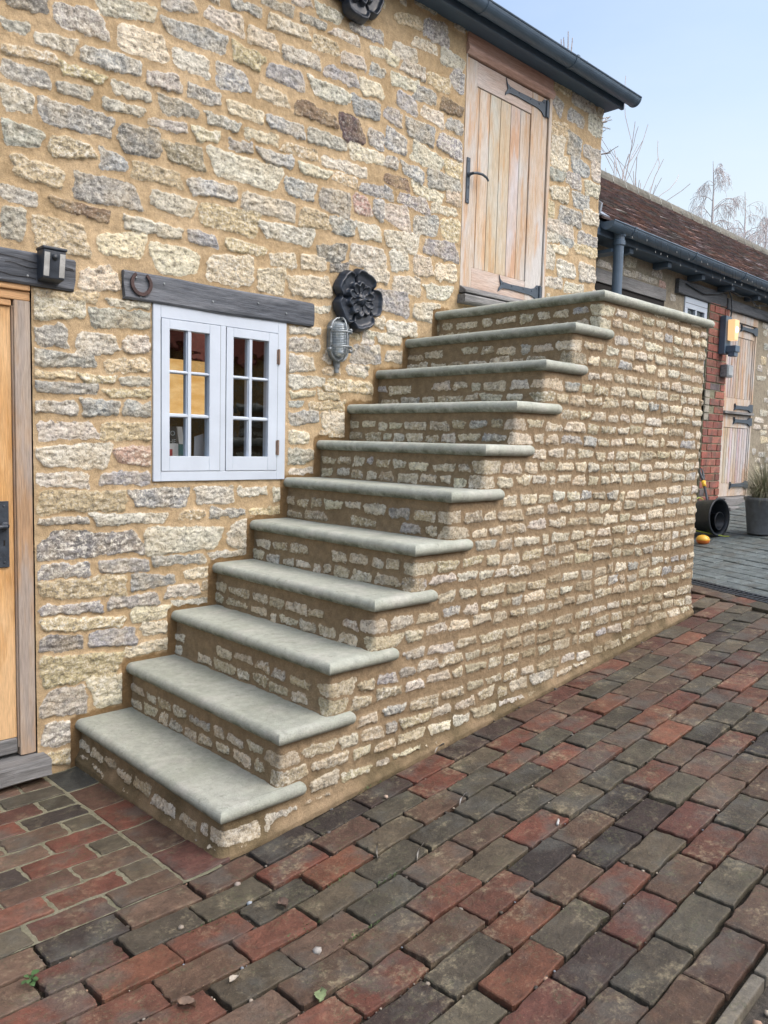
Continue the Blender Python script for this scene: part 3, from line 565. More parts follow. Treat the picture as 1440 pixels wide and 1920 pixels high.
for o_,xx in ((lw,[(.26,2.012),(.385,2.006),(.62,1.965),(.86,1.99),(1.02,1.965),(.28,1.935)]),(ld,[(-.17,1.95)])):
    for x,z in xx: mb=MB(); mb.lathe([(0,.026),(.004,.0255),(.005,.023)],(x,0,z),(0,-1,0),10); mb.build('nail',m_galv,o_)
# cracks along the beams (thin dark splits)
mb=MB()
for x0,x1,z in ((-.30,.0,2.012),(-.32,-.14,1.953),(-.25,-.10,1.99),(-.06,.005,2.005)):
    pts=[(x0+(x1-x0)*t,-.0225,z-.012*t+.003*math.sin(9*t)) for t in np.linspace(0,1,9)]
    mb.add([(a[0],a[1],a[2]+.0012) for a in pts]+[(a[0],a[1],a[2]-.0012) for a in pts],[(i,i+1,i+10,i+9) for i in range(8)])
mb.build('crack',m_gap,ld)
# white casement window
wd=MB(); X0,X1,Z0,Z1=.342,1.033,1.178,1.924
ya,yb=-.010,.07
LX0,LX1,RX0,RX1=.379,.667,.699,.983; ZB,ZT=1.222,1.866
for b in ((X0,LX0-.002,Z0,Z1),(RX1+.002,X1,Z0,Z1),(LX0-.002,RX1+.002,ZT+.002,Z1),(LX0-.002,RX1+.002,Z0,ZB-.002),(LX1+.002,RX0-.002,ZB-.002,ZT+.002)): wd.box(b[0],b[1],ya,yb,b[2],b[3])
win=wd.build('window',m_white,barn,bevel=.002)
for bx0,bx1,g,seed in ((LX0,LX1,[(.417,.502),(.527,.612)],0),(RX0,RX1,[(.736,.820),(.844,.931)],1)):
    c=MB(); zr=[(1.286,1.453),(1.470,1.640),(1.654,1.826)]; y0,y1=-.0125,.03
    c.box(bx0,g[0][0],y0,y1,ZB,ZT);c.box(g[1][1],bx1,y0,y1,ZB,ZT);c.box(g[0][0],g[1][1],y0+.0004,y1,ZB,zr[0][0]);c.box(g[0][0],g[1][1],y0+.0004,y1,zr[2][1],ZT)
    xm=(g[0][1]+g[1][0])/2
    # glazing bars with a small moulding
    c.box(g[0][1]+.004,g[1][0]-.004,-.0085,.025,zr[0][0],zr[2][1]); c.box(g[0][1],g[1][0],-.001,.0248,zr[0][0],zr[2][1])
    for a,b in ((zr[0][1],zr[1][0]),(zr[1][1],zr[2][0])):
        for (p,q_) in g: c.box(p,q_,-.0005,.0246,a,b)
        for (p,q_) in ((g[0][0],g[0][1]+.004),(g[1][0]-.004,g[1][1])): c.box(p,q_,-.0082,.0005,a+.003,b-.003)
    cs=c.build('casement',m_white,win,bevel=.0016)
for bx0,bx1,g,seed in ((LX0,LX1,[(.417,.502),(.527,.612)],0),(RX0,RX1,[(.736,.820),(.844,.931)],1)):
    for gi,(gx0,gx1) in enumerate(g):
        for zi,zz in enumerate(((1.286,1.453),(1.470,1.640),(1.654,1.826))):
            p=MB()
            t=rng.normal(0,.0012); p.add([(gx0-.002,.008,zz[0]-.002),(gx1+.002,.008+t*.3,zz[0]-.002),(gx1+.002,.008+t,zz[1]+.002),(gx0-.002,.008+t*.6,zz[1]+.002)],[(0,1,2,3)]); p.build('pane',m_glassC if (zi==2 and gi==1 and not seed) else m_glassB,win)
mb=MB()
for x in (.345,.379,.667,.699,.983): pass
for (x,z0,z1) in ((.377,1.222,1.866),(.668,1.222,1.866),(.698,1.222,1.866),(.984,1.222,1.866)): mb.box(x-.0014,x+.0014,-.0095,-.004,z0,z1)
mb.build('gap',m_gap,win)
for z in (1.758,1.330):
    h=MB(); h.tube([(.986,-.017,z-.036),(.986,-.017,z+.036)],.0045,8)
    for k in (-.024,-.008,.008,.024): h.tube([(.986,-.017,z+k-.001),(.986,-.017,z+k+.001)],.0056,8)
    h.box(.976,.996,-.0135,-.0105,z-.034,z+.034); h.build('hinge',m_brass,win)
# room behind the window
mb=MB(); mb.box(-.05,1.5,.071,.9,.9,2.3); mb.f=[f for i,f in enumerate(mb.f) if i!=2]
mb.box(.3,1.1,.075,.33,1.15,1.20)
mb.build('interior',m_int,barn)
t=NT('painted gold reflection'); w_=t.mix(t.rng(t.noise(26,4,.6,stretch=(.35,1,1)),.35,.65),(.80,.42,.12),(.95,.60,.25)); w_=t.mix(t.rng(t.n('SeparateXYZ').outputs[2],0,1),w_,w_); t.set(t.b.inputs['Emission Color'],w_); t.b.inputs['Emission Strength'].default_value=.42; m_amber=t.out(w_,.8)
mb=MB(); mb.box(.575,.835,.31,.33,1.462,1.735); mb.build('reflection_glow',m_amber,barn)  # glowing sheet added to stand in for the gold reflection in the panes
m_book=simple('dark book cover',(.02,.035,.05),.4);m_page=simple('book pages',(.62,.62,.60),.8);m_teal=simple('teal book',(.03,.14,.15),.4);m_redb=simple('red book',(.35,.03,.04),.5);m_paper=simple('paper',(.50,.55,.62),.7);m_ltr=simple('pale lettering',(.5,.55,.56),.6)
def text(s_,size,loc,rot,mat,par,name='lettering'):
    cu=bpy.data.curves.new('t','FONT'); cu.body=s_; cu.size=size; cu.extrude=.0003; cu.align_x='RIGHT'
    o=bpy.data.objects.new('t',cu); COL.objects.link(o); me=bpy.data.meshes.new_from_object(o.evaluated_get(bpy.context.evaluated_depsgraph_get())); bpy.data.objects.remove(o)
    me.materials.clear(); me.transform(Matrix.Translation(loc)@rot.to_matrix().to_4x4()); return finish(me,name,mat,par)
from mathutils import Euler
def book(name,x0,x1,y0,y1,z0,z1,mat,lean,label,cat='book',grp=None,thick=.02):
    b=empty(name,((x0+x1)/2,y0,z0),label=label,cat=cat,group=grp)
    c=MB(); c.box(x0,x1,y0,y0+.003,z0,z1); c.box(x0,x1,y1-.003,y1,z0,z1); c.box(x0,x0+.003,y0+.003,y1-.003,z0,z1); k=c.build('cover',mat,b)
    p=MB(); p.box(x0+.003,x1-.003,y0+.0032,y1-.0032,z0+.002,z1-.003); p.build('pages',m_page,b)
    return b
b1=book('book',.40,.510,.095,.125,1.203,1.415,m_book,0,'dark blue book with pale capitals standing at the left of the window sill')
text('HOW TO',.030,Vector((.503,.0945,1.375)),Euler((R_(90),0,0)),m_ltr,b1); text('THE',.030,Vector((.508,.0945,1.338)),Euler((R_(90),0,0)),m_ltr,b1)
mb=MB(); mb.prism([(.509,1.415),(.535,1.415),(.560,1.205),(.540,1.205)],.09,.115); tag(mb.build('book',m_page),'pale closed book leaning beside the dark blue one behind the glass','book')
b2=book('book',.500,.535,.068,.09,1.203,1.338,m_teal,0,'small teal book in front of the dark blue one')
mb=MB(); mb.box(.455,.499,.060,.078,1.203,1.340); o=tag(mb.build('booklet',m_page),'white booklet with a red foot at the left edge of the window','booklet'); 
mb=MB(); mb.box(.455,.470,.0585,.0600,1.203,1.315); mb.build('cover',m_redb,o)
mb=MB(); mb.prism([(.592,1.372),(.638,1.387),(.650,1.205),(.588,1.205)],.080,.082); tag(mb.build('envelope',m_paper),'pale blue-white envelope standing on the sill in the left casement','envelope')
mb=MB(); mb.box(.735,.775,.07,.10,1.203,1.305); tag(mb.build('box',m_redb,bevel=.004),'small red box on the sill in the right casement','box')
# oak door at the left
dr_=MB(); 
def place_door():
    dp=empty('door',(-.61,.02,.10)); dp.parent=barn
    lf=MB()
    w=[-1.03,-.93,-.80,-.67,-.54,-.41,-.3105,-.2175]
    for a,b in zip(w[:-1],w[1:]):
        g=rng.uniform(.9,1.1); lf.box(a+.0015,b-.0015,.030,.065,.20,1.838,(g,g,g,1))
    lf.box(-.3115,-.2185,.022,.0295,.19,1.838)
    lf.box(-1.03,-.3118,.0225,.0295,1.70,1.838)
    lf.build('boards',m_oak,dp,bevel=.002)
    rb=MB(); rb.box(-1.03,-.219,.012,.060,.130,.189); rb.build('weather_board',m_sill,dp,bevel=.006)
    hp=MB(); hp.box(-.274,-.238,.014,.0225,.862,1.113); 
    hp.lathe([(.016,.008),(.016,.014),(.010,.018),(.009,.03)],(-.256,.0145,1.02),(0,-1,0),14)
    hp.tube([(-.256,-.018,1.02),(-.275,-.024,1.021),(-.31,-.026,1.016),(-.35,-.025,1.012)],[.008,.008,.007,.006],8)
    for z in (.88,1.095): hp.lathe([(0,.0025),(.004,.002),(.005,0)],(-.256,.0138,z),(0,-1,0),8)
    hp.build('handle',m_blk,dp,bevel=.001)
    mb=MB(); mb.box(-.259,-.253,.0125,.0139,.945,.965); mb.build('keyhole',m_gap,dp)
    fr=MB(); fr.box(-.212,-.153,.004,.12,.118,1.862); fr.box(-1.07,-1.035,.0,.12,.118,1.862); fr.box(-.2175,-.212,.012,.06,.15,1.84); fo=fr.build('frame',m_oakf,dp,bevel=.004)
    hd=MB(); hd.box(-1.07,-.153,.0035,.12,1.862,1.897); hd.box(-1.07,-.155,-.008,.12,1.8975,1.921); hd.box(-1.03,-.2185,.010,.05,1.838,1.8618); hd.build('head',m_oakx,dp,bevel=.004)
place_door()
s_=beam('sill',-1.2,-.128,-.085,.10,.045,.112,m_sill,barn,13,.012)
mb=MB(); mb.box(-2.2,-1.0,.2,2,.0,2.2); mb.box(-1.07,-.15,.13,.16,.05,1.93); mb.build('interior',m_int,barn)
# upper loft door
X0,X1,ZB,ZT=2.292,3.098,2.262,3.60
ud=empty('loft_door',(2.70,.0,2.262)); ud.parent=barn
MB().box(2.2845,2.292,-.004,.09,2.262,3.60).build('jamb',m_bleach,ud,bevel=.002); MB().box(3.099,3.128,-.008,.06,2.26,3.63).build('jamb',m_bleach,ud,bevel=.003)
hd=MB(); hd.box(2.2845,3.128,-.010,.09,3.640,3.699); hd.prism([(-.024,3.600),(-.024,3.618),(-.012,3.640),(.08,3.640),(.08,3.580),(-.008,3.580)],2.280,3.135,'x'); hd.build('head',m_headr,ud,bevel=.002)
bd=MB(); e=[2.426,2.524,2.627,2.727,2.824,2.885]
bd.box(2.295,2.393,.004,.05,2.285,3.572); bd.box(2.925,3.094,.004,.05,2.285,3.572)
for a,b in zip([2.394]+e[:],e): pass
pe=[2.394,2.426,2.524,2.627,2.727,2.824,2.924]
for a,b in zip(pe[:-1],pe[1:]):
    g=rng.uniform(.88,1.08); bd.box(a+.0022,b-.0022,.012,.045,2.412,3.436,(g,g*rng.uniform(.94,1.03),g*rng.uniform(.9,1.05),1))
bd.build('boards',m_bleach,ud,bevel=.0025)
MB().box(2.3935,2.9245,.0055,.05,3.438,3.572).build('rail',m_bleachx,ud,bevel=.003); MB().box(2.3935,2.9245,.0055,.05,2.285,2.410).build('rail',m_bleachx,ud,bevel=.003)
mb=MB(); mb.box(2.286,3.099,.047,.06,2.262,3.60); mb.build('back',m_gap,ud)
def strap(x1,z,par):
    h=MB(); zc=z; y0,y1=-.003,.0035
    P=[(2.652,zc+.058),(2.668,zc+.030),(2.69,zc+.020),(2.76,zc+.016),(2.90,zc+.019),(2.98,zc+.021),(3.02,zc+.030),(3.045,zc+.052),(3.062,zc+.052),(3.062,zc-.052),(3.045,zc-.052),(3.02,zc-.030),(2.98,zc-.021),(2.90,zc-.019),(2.76,zc-.016),(2.69,zc-.020),(2.668,zc-.030),(2.645,zc-.046),(2.655,zc-.02),(2.672,zc),(2.664,zc+.02)]
    h.prism(P,y0,y1); h.tube([(3.072,-.006,zc-.052),(3.072,-.006,zc+.052)],.009,8); h.box(3.080,3.106,-.004,.002,zc-.05,zc+.05)
    for x in (2.69,2.78,2.90,2.99,3.04): h.lathe([(0,.0045),(.004,.003),(.0065,0)],(x,y0,zc+(.008 if x<3 else .03)),(0,-1,0),8)
    h.build('strap_hinge',m_hinge,par,bevel=.0012)
m_hinge=plain('glare-tinted black hinge',(.045,.065,.09),.5,0,.2,40,.001)  # black ironwork with bluish haze painted into its colour
strap(0,3.508,ud); strap(0,2.352,ud)
h=MB(); h.box(2.317,2.345,-.003,.004,2.765,3.020); h.lathe([(.014,0),(.014,.006),(.009,.012),(.008,.035)],(2.331,-.003,2.925),(0,-1,0),12)
h.tube([(2.331,-.036,2.925),(2.36,-.043,2.932),(2.41,-.044,2.934),(2.45,-.042,2.926),(2.468,-.040,2.912)],[.008,.0085,.008,.007,.006],8)
for z in (2.785,3.0): h.lathe([(0,.003),(.004,.002),(.005,0)],(2.331,-.003,z),(0,-1,0),8)
h.build('handle',m_hinge,ud,bevel=.001)
mb=MB(); mb.box(2.3285,2.3335,-.0042,-.0028,2.845,2.862); mb.build('keyhole',m_gap,ud)
mb=MB(); mb.prism([(-.050,2.248),(-.050,2.262),(-.006,2.290),(.004,2.290),(.004,2.248)],2.285,2.93,'x'); mb.build('weather_board',m_sill,ud,bevel=.003)
beam('sill',2.27,3.14,-.062,.09,2.188,2.238,m_sill,barn,23,.006)
# ---------------- stone staircase ----------------
st=empty('stone_staircase',(0,0,0),label='flight of eleven pale stone steps on a rubble base rising along the barn wall',cat='staircase')
XR=[x+.028 for x in XS]
ua=axis(-1.06,XE,.0043,[x for x in XR]); ua=np.concatenate([ua,axis(XE,XE+1.1,.008)[1:]])
za=axis(-.15,2.075,.0043,[z-.02 for z in ZS])
lev=np.searchsorted(np.array(ZS)-.02,(za[1:]+za[:-1])/2)   # level of each row of cells
G=Field(ua,za,31)
G.wu=G.wu*.5+fbm(G.U*95,G.Z*95,77,3)*.015;G.wz=G.wz*.5+fbm(G.U*95,G.Z*95,78,3)*.013
CW='sssscwstt'
for i in range(11):
    zt=ZS[i]; zb=ZS[i-1] if i else ZS[0]-.19
    xr=XR[i]
    rows=[zb+.052,zb+.112,zb+.172]
    for r,zc in enumerate(rows):
        nos=(r==2)
        u=xr-1.03+rng.uniform(-.05,0) if not nos else (XS[i]+.3314+.03+rng.uniform(0,.03))
        # corner stone wraps both faces
        if not nos:
            c0=xr-rng.uniform(.05,.13) if r==i%2 else xr-rng.uniform(.03,.07); c1=xr+(rng.uniform(.10,.15) if r!=i%2 else rng.uniform(.05,.09))
            if i==0 and r==1: c0,c1=xr-.06,xr+.13
            hh=rng.uniform(.042,.054)
            if not(i==0 and r==0): G.stone(c0,zc,c1,zc+rng.normal(0,.002),hh,CW[rng.integers(len(CW))],prot=.001,rel=.3)
            cor=(c0,c1)
        else: cor=(9,9)
        if i==0 and r==0: cor=(9,9)
        while u<XE+1.05:
            L=rng.uniform(.082,.142) if rng.random()<.85 else rng.uniform(.14,.18)
            if u<xr: L*=.92
            if rng.random()<.10: L*=.5
            h=rng.uniform(.031,.048)*(.9 if u<xr else 1)
            zz=zc+rng.normal(0,.0036)+.004*math.sin(u*5+i)
            if u<xr: zz+= -.002
            k='t' if (u>1.4 and zc<.9 and rng.random()<.5) else CW[rng.integers(len(CW))]
            if rng.random()<.08: k='l'
            if u<cor[0]<u+L+.012:
                L=cor[0]-.014-u
                if L>.035: G.stone(u,zz,u+L,zz,h,k,prot=rng.uniform(.002,.005),rr=rng.uniform(.25,.5),rel=.5)
                u=cor[1]+rng.uniform(.014,.024); continue
            if not(u<xr and rng.random()<.06): G.stone(u,zz,u+L,zz+rng.normal(0,.003),h,k,prot=rng.uniform(.002,.007),rr=rng.uniform(.25,.5),rel=.6)
            u+=L+rng.uniform(.014,.030)
# keep mortar along the foot
gu=gz(np.clip(G.U,-.1,XE),YF)
foot=np.clip((gu+.030+G.wu+fbm(G.U*3,G.Z*0,88,2)*.05-G.Z),-.03,.03); G.sd=np.minimum(G.sd,np.where(G.U>.2,-foot,np.minimum(.03,-foot*.6+.01)))
rc=.016
def level_mesh():
    # one unwrapped strip per level: riser, rounded corner, front, end corner, end
    allz=G.Z
    L=np.searchsorted(np.array(ZS)-.02,allz-1e-6); L=np.clip(L,0,10)
    xr=np.array(XR)[L]
    return L,xr
def pos_of(U,Z,xr):
    a=np.clip((U-(xr-rc))/(2*rc),0,1)*math.pi/2; inn=(U>xr-rc)&(U<xr+rc)
    x=np.where(U<=xr-rc,xr,np.where(inn,xr+rc-rc*np.cos(a),U)); y=np.where(U<=xr-rc,YF+(xr-U),np.where(inn,YF+rc-rc*np.sin(a),YF))
    b=np.clip((U-(XE-rc))/(2*rc),0,1)*math.pi/2; i2=(U>XE-rc)&(U<XE+rc)
    x=np.where(i2,XE-rc+rc*np.sin(b),np.where(U>=XE+rc,XE,x)); y=np.where(i2,YF+rc-rc*np.cos(b),np.where(U>=XE+rc,YF+(U-XE),y))
    return np.stack([x,y,Z],-1)
def nrm_of(U,Z,xr):
    a=np.clip((U-(xr-rc))/(2*rc),0,1)*math.pi/2; b=np.clip((U-(XE-rc))/(2*rc),0,1)*math.pi/2
    return np.stack([-np.cos(a)*(U<XE-.1)+np.sin(b),-np.sin(a)*np.cos(b),0*U],-1)
# assemble level by level into one mesh (rows shared between two levels are duplicated)
def stair_masonry():
    U,Z=G.U,G.Z; m=np.clip((G.sd+.002)/.004,0,1)
    mh=fbm(U*8,Z*8,60,3)*.009+fbm(U*60,Z*60,61,3)*.004+np.clip((G.sd+.012)/.012,0,1)*.002
    H=G.H*m+mh*(1-.5*m)+.028*np.exp(-np.clip(Z-gu,0,1)/.035)
    tt=np.array([ZS[0]-.3]+ZS)[np.clip(np.searchsorted(np.array(ZS)-.02,Z-1e-6),0,11)]+NR; H=H+.016*np.clip(.35+1.6*fbm(U*14,Z*2,67,3),0,1)*np.exp(-np.clip(Z-tt,0,1)/.009)*(U<np.array(XR+[9])[np.clip(np.searchsorted(np.array(ZS)-.02,Z-1e-6),0,11)])
    VS=[];FS=[];A={k:[] for k in('sd','sid','br')};CC=[];off=0
    bnd=[0]+[int(np.argmin(np.abs(za-(z-.02)))) for z in ZS]
    for i in range(11):
        r0,r1=bnd[i],bnd[i+1]; sl=slice(r0,r1+1); c0=np.searchsorted(ua,XR[i]-1.06)
        u=U[sl,c0:];z=Z[sl,c0:];xr=np.full(u.shape,XR[i]); P=pos_of(u,z,xr)+nrm_of(u,z,xr)*H[sl,c0:][...,None]
        nz,nu=u.shape; idx=np.arange(nz*nu).reshape(nz,nu)+off; q=np.stack([idx[:-1,:-1],idx[:-1,1:],idx[1:,1:],idx[1:,:-1]],-1).reshape(-1,4)
        VS.append(P.reshape(-1,3));FS.append(q);off+=nz*nu
        A['sd'].append(G.sd[sl,c0:].ravel());A['sid'].append(G.sid[sl,c0:].ravel())
        b=np.clip((XR[i]-u)/.02,0,1)*.25; b=np.clip(b+np.clip((.20-(z-gu[sl,c0:]))/.16,0,1)*(.55+3.2*fbm(u*7,z*9,66,4)),0,1); A['br'].append(b.ravel()); CC.append(np.concatenate([G.C[sl,c0:],np.ones(u.shape+(1,))],-1).reshape(-1,4))
    V=np.concatenate(VS);Q=np.concatenate(FS)
    me=bpy.data.meshes.new('masonry'); me.vertices.add(len(V)); me.vertices.foreach_set('co',V.astype('f').ravel()); me.loops.add(Q.size); me.loops.foreach_set('vertex_index',Q.astype('i').ravel())
    me.polygons.add(len(Q)); me.polygons.foreach_set('loop_start',np.arange(0,Q.size,4,dtype='i')); me.polygons.foreach_set('use_smooth',np.ones(len(Q),bool)); me.update(calc_edges=True)
    for k in A: a=me.attributes.new(k,'FLOAT','POINT');a.data.foreach_set('value',np.concatenate(A[k]).astype('f'))
    a=me.attributes.new('scol','FLOAT_COLOR','POINT');a.data.foreach_set('color',np.concatenate(CC).astype('f').ravel())
    return finish(me,'masonry',m_stair,st)
stair_masonry()
mb=MB()   # solid core so nothing is hollow
for i in range(11): mb.box(XR[i]+.06,XE-.06,YF+.06,-.01,(ZS[i-1]-.02 if i else -.1),ZS[i]-.02)
mb.build('core',m_gap,st)
# treads: flat slab with half-round nosing mitred round the open side
def tread(i):
    x0=XS[i];zc=ZS[i];r=NR;ret=.3314 if i<10 else 0; lastx=3.281
    back=XR[i+1]+.03 if i<10 else XE-.0
    mb=MB(); n=9; V=[];E_=[]
    path=[]   # (x,y, normal dir, miter)
    y_in=-D+r; 
    ys=np.linspace(0.0,y_in,46)
    for y in ys[:-1]: path.append((x0+r,y,-1,0))
    path.append((x0+r,y_in,-1,-1))
    xend=x0+ret if i<10 else lastx-r
    for x in np.linspace(x0+r,xend,(16 if i<10 else 50))[1:]: path.append((x,y_in,0,-1))
    if i==10:
        path[-1]=(xend,y_in,1,-1)
        for y in np.linspace(y_in,0,40)[1:]: path.append((xend,y,1,0))
    m=len(path); wv=lambda a,b:fbm(np.array([a*6.]),np.array([b*6.+i*5]),70,3)[0]
    for (x,y,nx_,ny_) in path:
        w=wv(x,y)*.011
        for k in range(n+1):
            t=-math.pi/2+math.pi*k/n; d_=r*math.cos(t)*(1+w*4); z=r*math.sin(t)
            V.append((x+nx_*d_,y+ny_*d_,zc+z+w*.3)); E_.append(1.0 if k<n*.62 else (.35 if k<n*.85 else 0))
    q=n+1; f=[(a*q+k,(a+1)*q+k,(a+1)*q+k+1,a*q+k+1) for a in range(m-1) for k in range(n)]
    # domed end of the return
    if i<10:
        b=len(V)-q; prev=[b+k for k in range(q)]
        for s_ in range(1,5):
            a=s_/4*math.pi/2; cur=[]
            for k in range(q):
                t=-math.pi/2+math.pi*k/n; d_=r*math.cos(t); z=r*math.sin(t); 
                V.append((xend+math.sin(a)*r*.55*math.cos(t),y_in-d_*(1 if False else max(math.cos(a),.0)*.35+.65 if s_<4 else .65*0+ .6),zc+z*(1-.10*s_/4))); E_.append(.3); cur.append(len(V)-1)
            f+=[(prev[k],cur[k],cur[k+1],prev[k+1]) for k in range(n)]; prev=cur
        V.append((xend+.004,y_in+.0,zc)); E_.append(.3); c=len(V)-1; f+=[(prev[k],c,prev[k+1]) for k in range(n)]
    # flat top (grid, slightly worn) and underside
    xs=np.linspace(x0+r,back if i<10 else xend,10 if i<10 else 24); yy=np.linspace(0,y_in,46)
    b=len(V)
    for x in xs:
        for y in yy:
            edge=(x==xs[0]) or (y==yy[-1]) or i==10
            w=wv(x0+r if x==xs[0] else x,y)*.0015; V.append((x,y,zc+r+w+(0 if edge else fbm(np.array([x*9.]),np.array([y*9.]),80+i,3)[0]*.0015))); E_.append(0)
    f+=[(b+a*46+k,b+a*46+k+1,b+(a+1)*46+k+1,b+(a+1)*46+k) for a in range(len(xs)-1) for k in range(45)]
    # strip that carries the return past the next riser
    if i<10:
        b=len(V)
        for x in (back,xend):
            for y in (y_in,YF+.02): V.append((x,y,zc+r)); E_.append(0)
        f.append((b,b+1,b+3,b+2))
    b=len(V); xe2=back if i<10 else xend
    for x in (x0+r,xe2):
        for y in (0,y_in): V.append((x,y,zc-r)); E_.append(1)
    f.append((b,b+1,b+3,b+2))
    me=bpy.data.meshes.new('tread'); me.from_pydata([tuple(map(float,p)) for p in V],[],f); me.update()
    bm=bmesh.new(); bm.from_mesh(me); bmesh.ops.remove_doubles(bm,verts=bm.verts,dist=.0004); bmesh.ops.recalc_face_normals(bm,faces=bm.faces); 
    for fc in bm.faces: fc.smooth=True
    for ed in bm.edges:
        if len(ed.link_faces)==2 and ed.calc_face_angle(0)>R_(35): ed.smooth=False
    bm.to_mesh(me); bm.free()
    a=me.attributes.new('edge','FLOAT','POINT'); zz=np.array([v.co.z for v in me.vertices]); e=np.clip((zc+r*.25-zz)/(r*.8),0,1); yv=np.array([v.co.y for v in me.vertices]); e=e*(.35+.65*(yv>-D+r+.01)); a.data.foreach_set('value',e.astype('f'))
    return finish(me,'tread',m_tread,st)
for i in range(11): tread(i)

# ---------------- fittings on the barn ----------------
def rose(loc,R,th0,label):
    n=160;m=46; V=[];F_=[]
    for j in range(m+1):
        s=j/m
        for k in range(n):
            th=2*math.pi*k/n; a5=abs(math.cos(2.5*(th-th0))); out=R*(.80+.20*min(1,a5*1.8)-.02*(a5>.97))*(1+.012*math.sin(3*th+1))
            b5=abs(math.cos(2.5*(th-th0)+math.pi/2)); rr=s*out; h=.022
            if s>.50: # outer petals: dished with a rolled lip, groove between
                t=(s-.5)/.5; lip=math.exp(-((t-.80)/.13)**2)*.016; h=.024+lip+.006*t; h-=.020*math.exp(-(a5/.13)**2)
                if t>.9: h-=(t-.9)/.1*.020
            lobe=.60*(.80+.20*min(1,b5*1.8))
            if s<lobe and s>.0:
                t=s/lobe; hi=.034+.012*math.exp(-((t-.86)/.11)**2)+.004*t-.013*math.exp(-(b5/.12)**2)
                if t>.93: hi-=(t-.93)/.07*.012
                h=max(h,hi) if t<.97 else h
            # raised veins
            if .22<s<.52: h+=.006*math.exp(-(abs(math.sin(2.5*(th-th0)+math.pi/2))/.12)**2)
            if s<.20: h=.040+.016*math.sqrt(max(0,1-(s/.2)**2))+.004*max(0,math.cos(7*th))*(s/.2)
            if j==m: h=.012
            V.append((rr*math.cos(th),-h,rr*math.sin(th)))
    base=len(V)
    for k in range(n): p=V[m*n+k]; V.append((p[0]*1.0,.006,p[2]*1.0))
    F_=[(j*n+k,j*n+(k+1)%n,(j+1)*n+(k+1)%n,(j+1)*n+k) for j in range(m+1) for k in range(n)]
    me=bpy.data.meshes.new('rose_ornament'); me.from_pydata([(loc[0]+p[0],loc[1]+p[1]*1.0,loc[2]+p[2]) for p in V],[],F_); me.update()
    bm=bmesh.new(); bm.from_mesh(me); bmesh.ops.remove_doubles(bm,verts=bm.verts,dist=.0003); bmesh.ops.recalc_face_normals(bm,faces=bm.faces); bm.to_mesh(me); bm.free()
    return tag(finish(me,'rose_ornament',m_rose,smooth=True),label,'wall ornament','black rose wall ornaments')
rose((1.470,-.014,2.088),.160,R_(70),'black painted rose ornament on the wall just above the caged lamp')
rose((1.420,-.02,3.592),.166,R_(50),'black painted rose ornament high on the wall, cut by the top of the photo')
# caged bulkhead lamp
bl=empty('bulkhead_lamp',(1.345,0,1.865),label='galvanised caged bulkhead lamp with ribbed glass on the wall beside the window',cat='wall lamp')
def stad(r,L,n=10):
    P=[]
    for k in range(n+1): a=math.pi*k/n; P.append((r*math.cos(a),L+r*math.sin(a)))
    for k in range(n+1): a=math.pi+math.pi*k/n; P.append((r*math.cos(a),-L+r*math.sin(a)))
    return P
c=(1.345,1.875); LL=.050
mb=MB(); mb.prism([(c[0]+x,c[1]+z) for x,z in stad(.055,LL)],-.030,.004); mb.box(c[0]-.012,c[0]+.012,-.03,0,c[1]-.125,c[1]-.1); mb.tube([(c[0],-.018,c[1]-.10),(c[0],-.018,c[1]-.165)],[.013,.011],10)
mb.tube([(c[0],-.018,c[1]-.125),(c[0],-.018,c[1]-.140)],.016,8)
mb.build('base',m_galv,bl,bevel=.002)
# ribbed glass dome
V=[];nr=44;nc=14;mbg=MB()
for j in range(nr+1):
    s=-1+2*j/nr; z=s*(LL+.040); over=max(0,abs(z)-LL); rr=math.sqrt(max(0,.040**2-over**2)); rr*=1+.03*math.cos(j*math.pi)
    for k in range(nc+1):
        a=math.pi*k/nc; V.append((c[0]+rr*math.cos(a),-.030-rr*math.sin(a)*1.25,c[1]+z))
q=nc+1; mbg.add(V,[(j*q+k,j*q+k+1,(j+1)*q+k+1,(j+1)*q+k) for j in range(nr) for k in range(nc)])
t=NT('ribbed glass'); m_rib=t.out((.42,.47,.50),.12,.35,.8); mbg.build('glass',m_rib,bl)
cg=MB(); 
cg.tube([(c[0]+x,-.036,c[1]+z) for x,z in stad(.057,LL,8)]+[(c[0]+.057,-.036,c[1]+LL)],.0058,8,cap=False)
cg.tube([(c[0],-.034-.058*math.sin(a)**.6,c[1]+(LL+.057)*math.cos(a)) for a in np.linspace(.02,math.pi-.02,20)],.0048,8)
for z in (.036,-.036):
    cg.tube([(c[0]+.057*math.cos(a),-.034-.060*math.sin(a)**.7 if math.sin(a)>0 else -.034,c[1]+z) for a in np.linspace(0,math.pi,14)],.0046,8)
for sx in (-1,1):
    for z in (.052,-.052): cg.lathe([(.0,.02),(.009,.019),(.009,-.004)],(c[0]+sx*.066,-.03,c[1]+z),(0,-1,0),8)
cg.tube([(c[0]+.058,-.034,c[1]-.036),(c[0]+.085,-.034,c[1]-.036),(c[0]+.085,-.034,c[1]-.060)],.0045,6)
cg.build('cage',m_galv,bl,smooth=True)
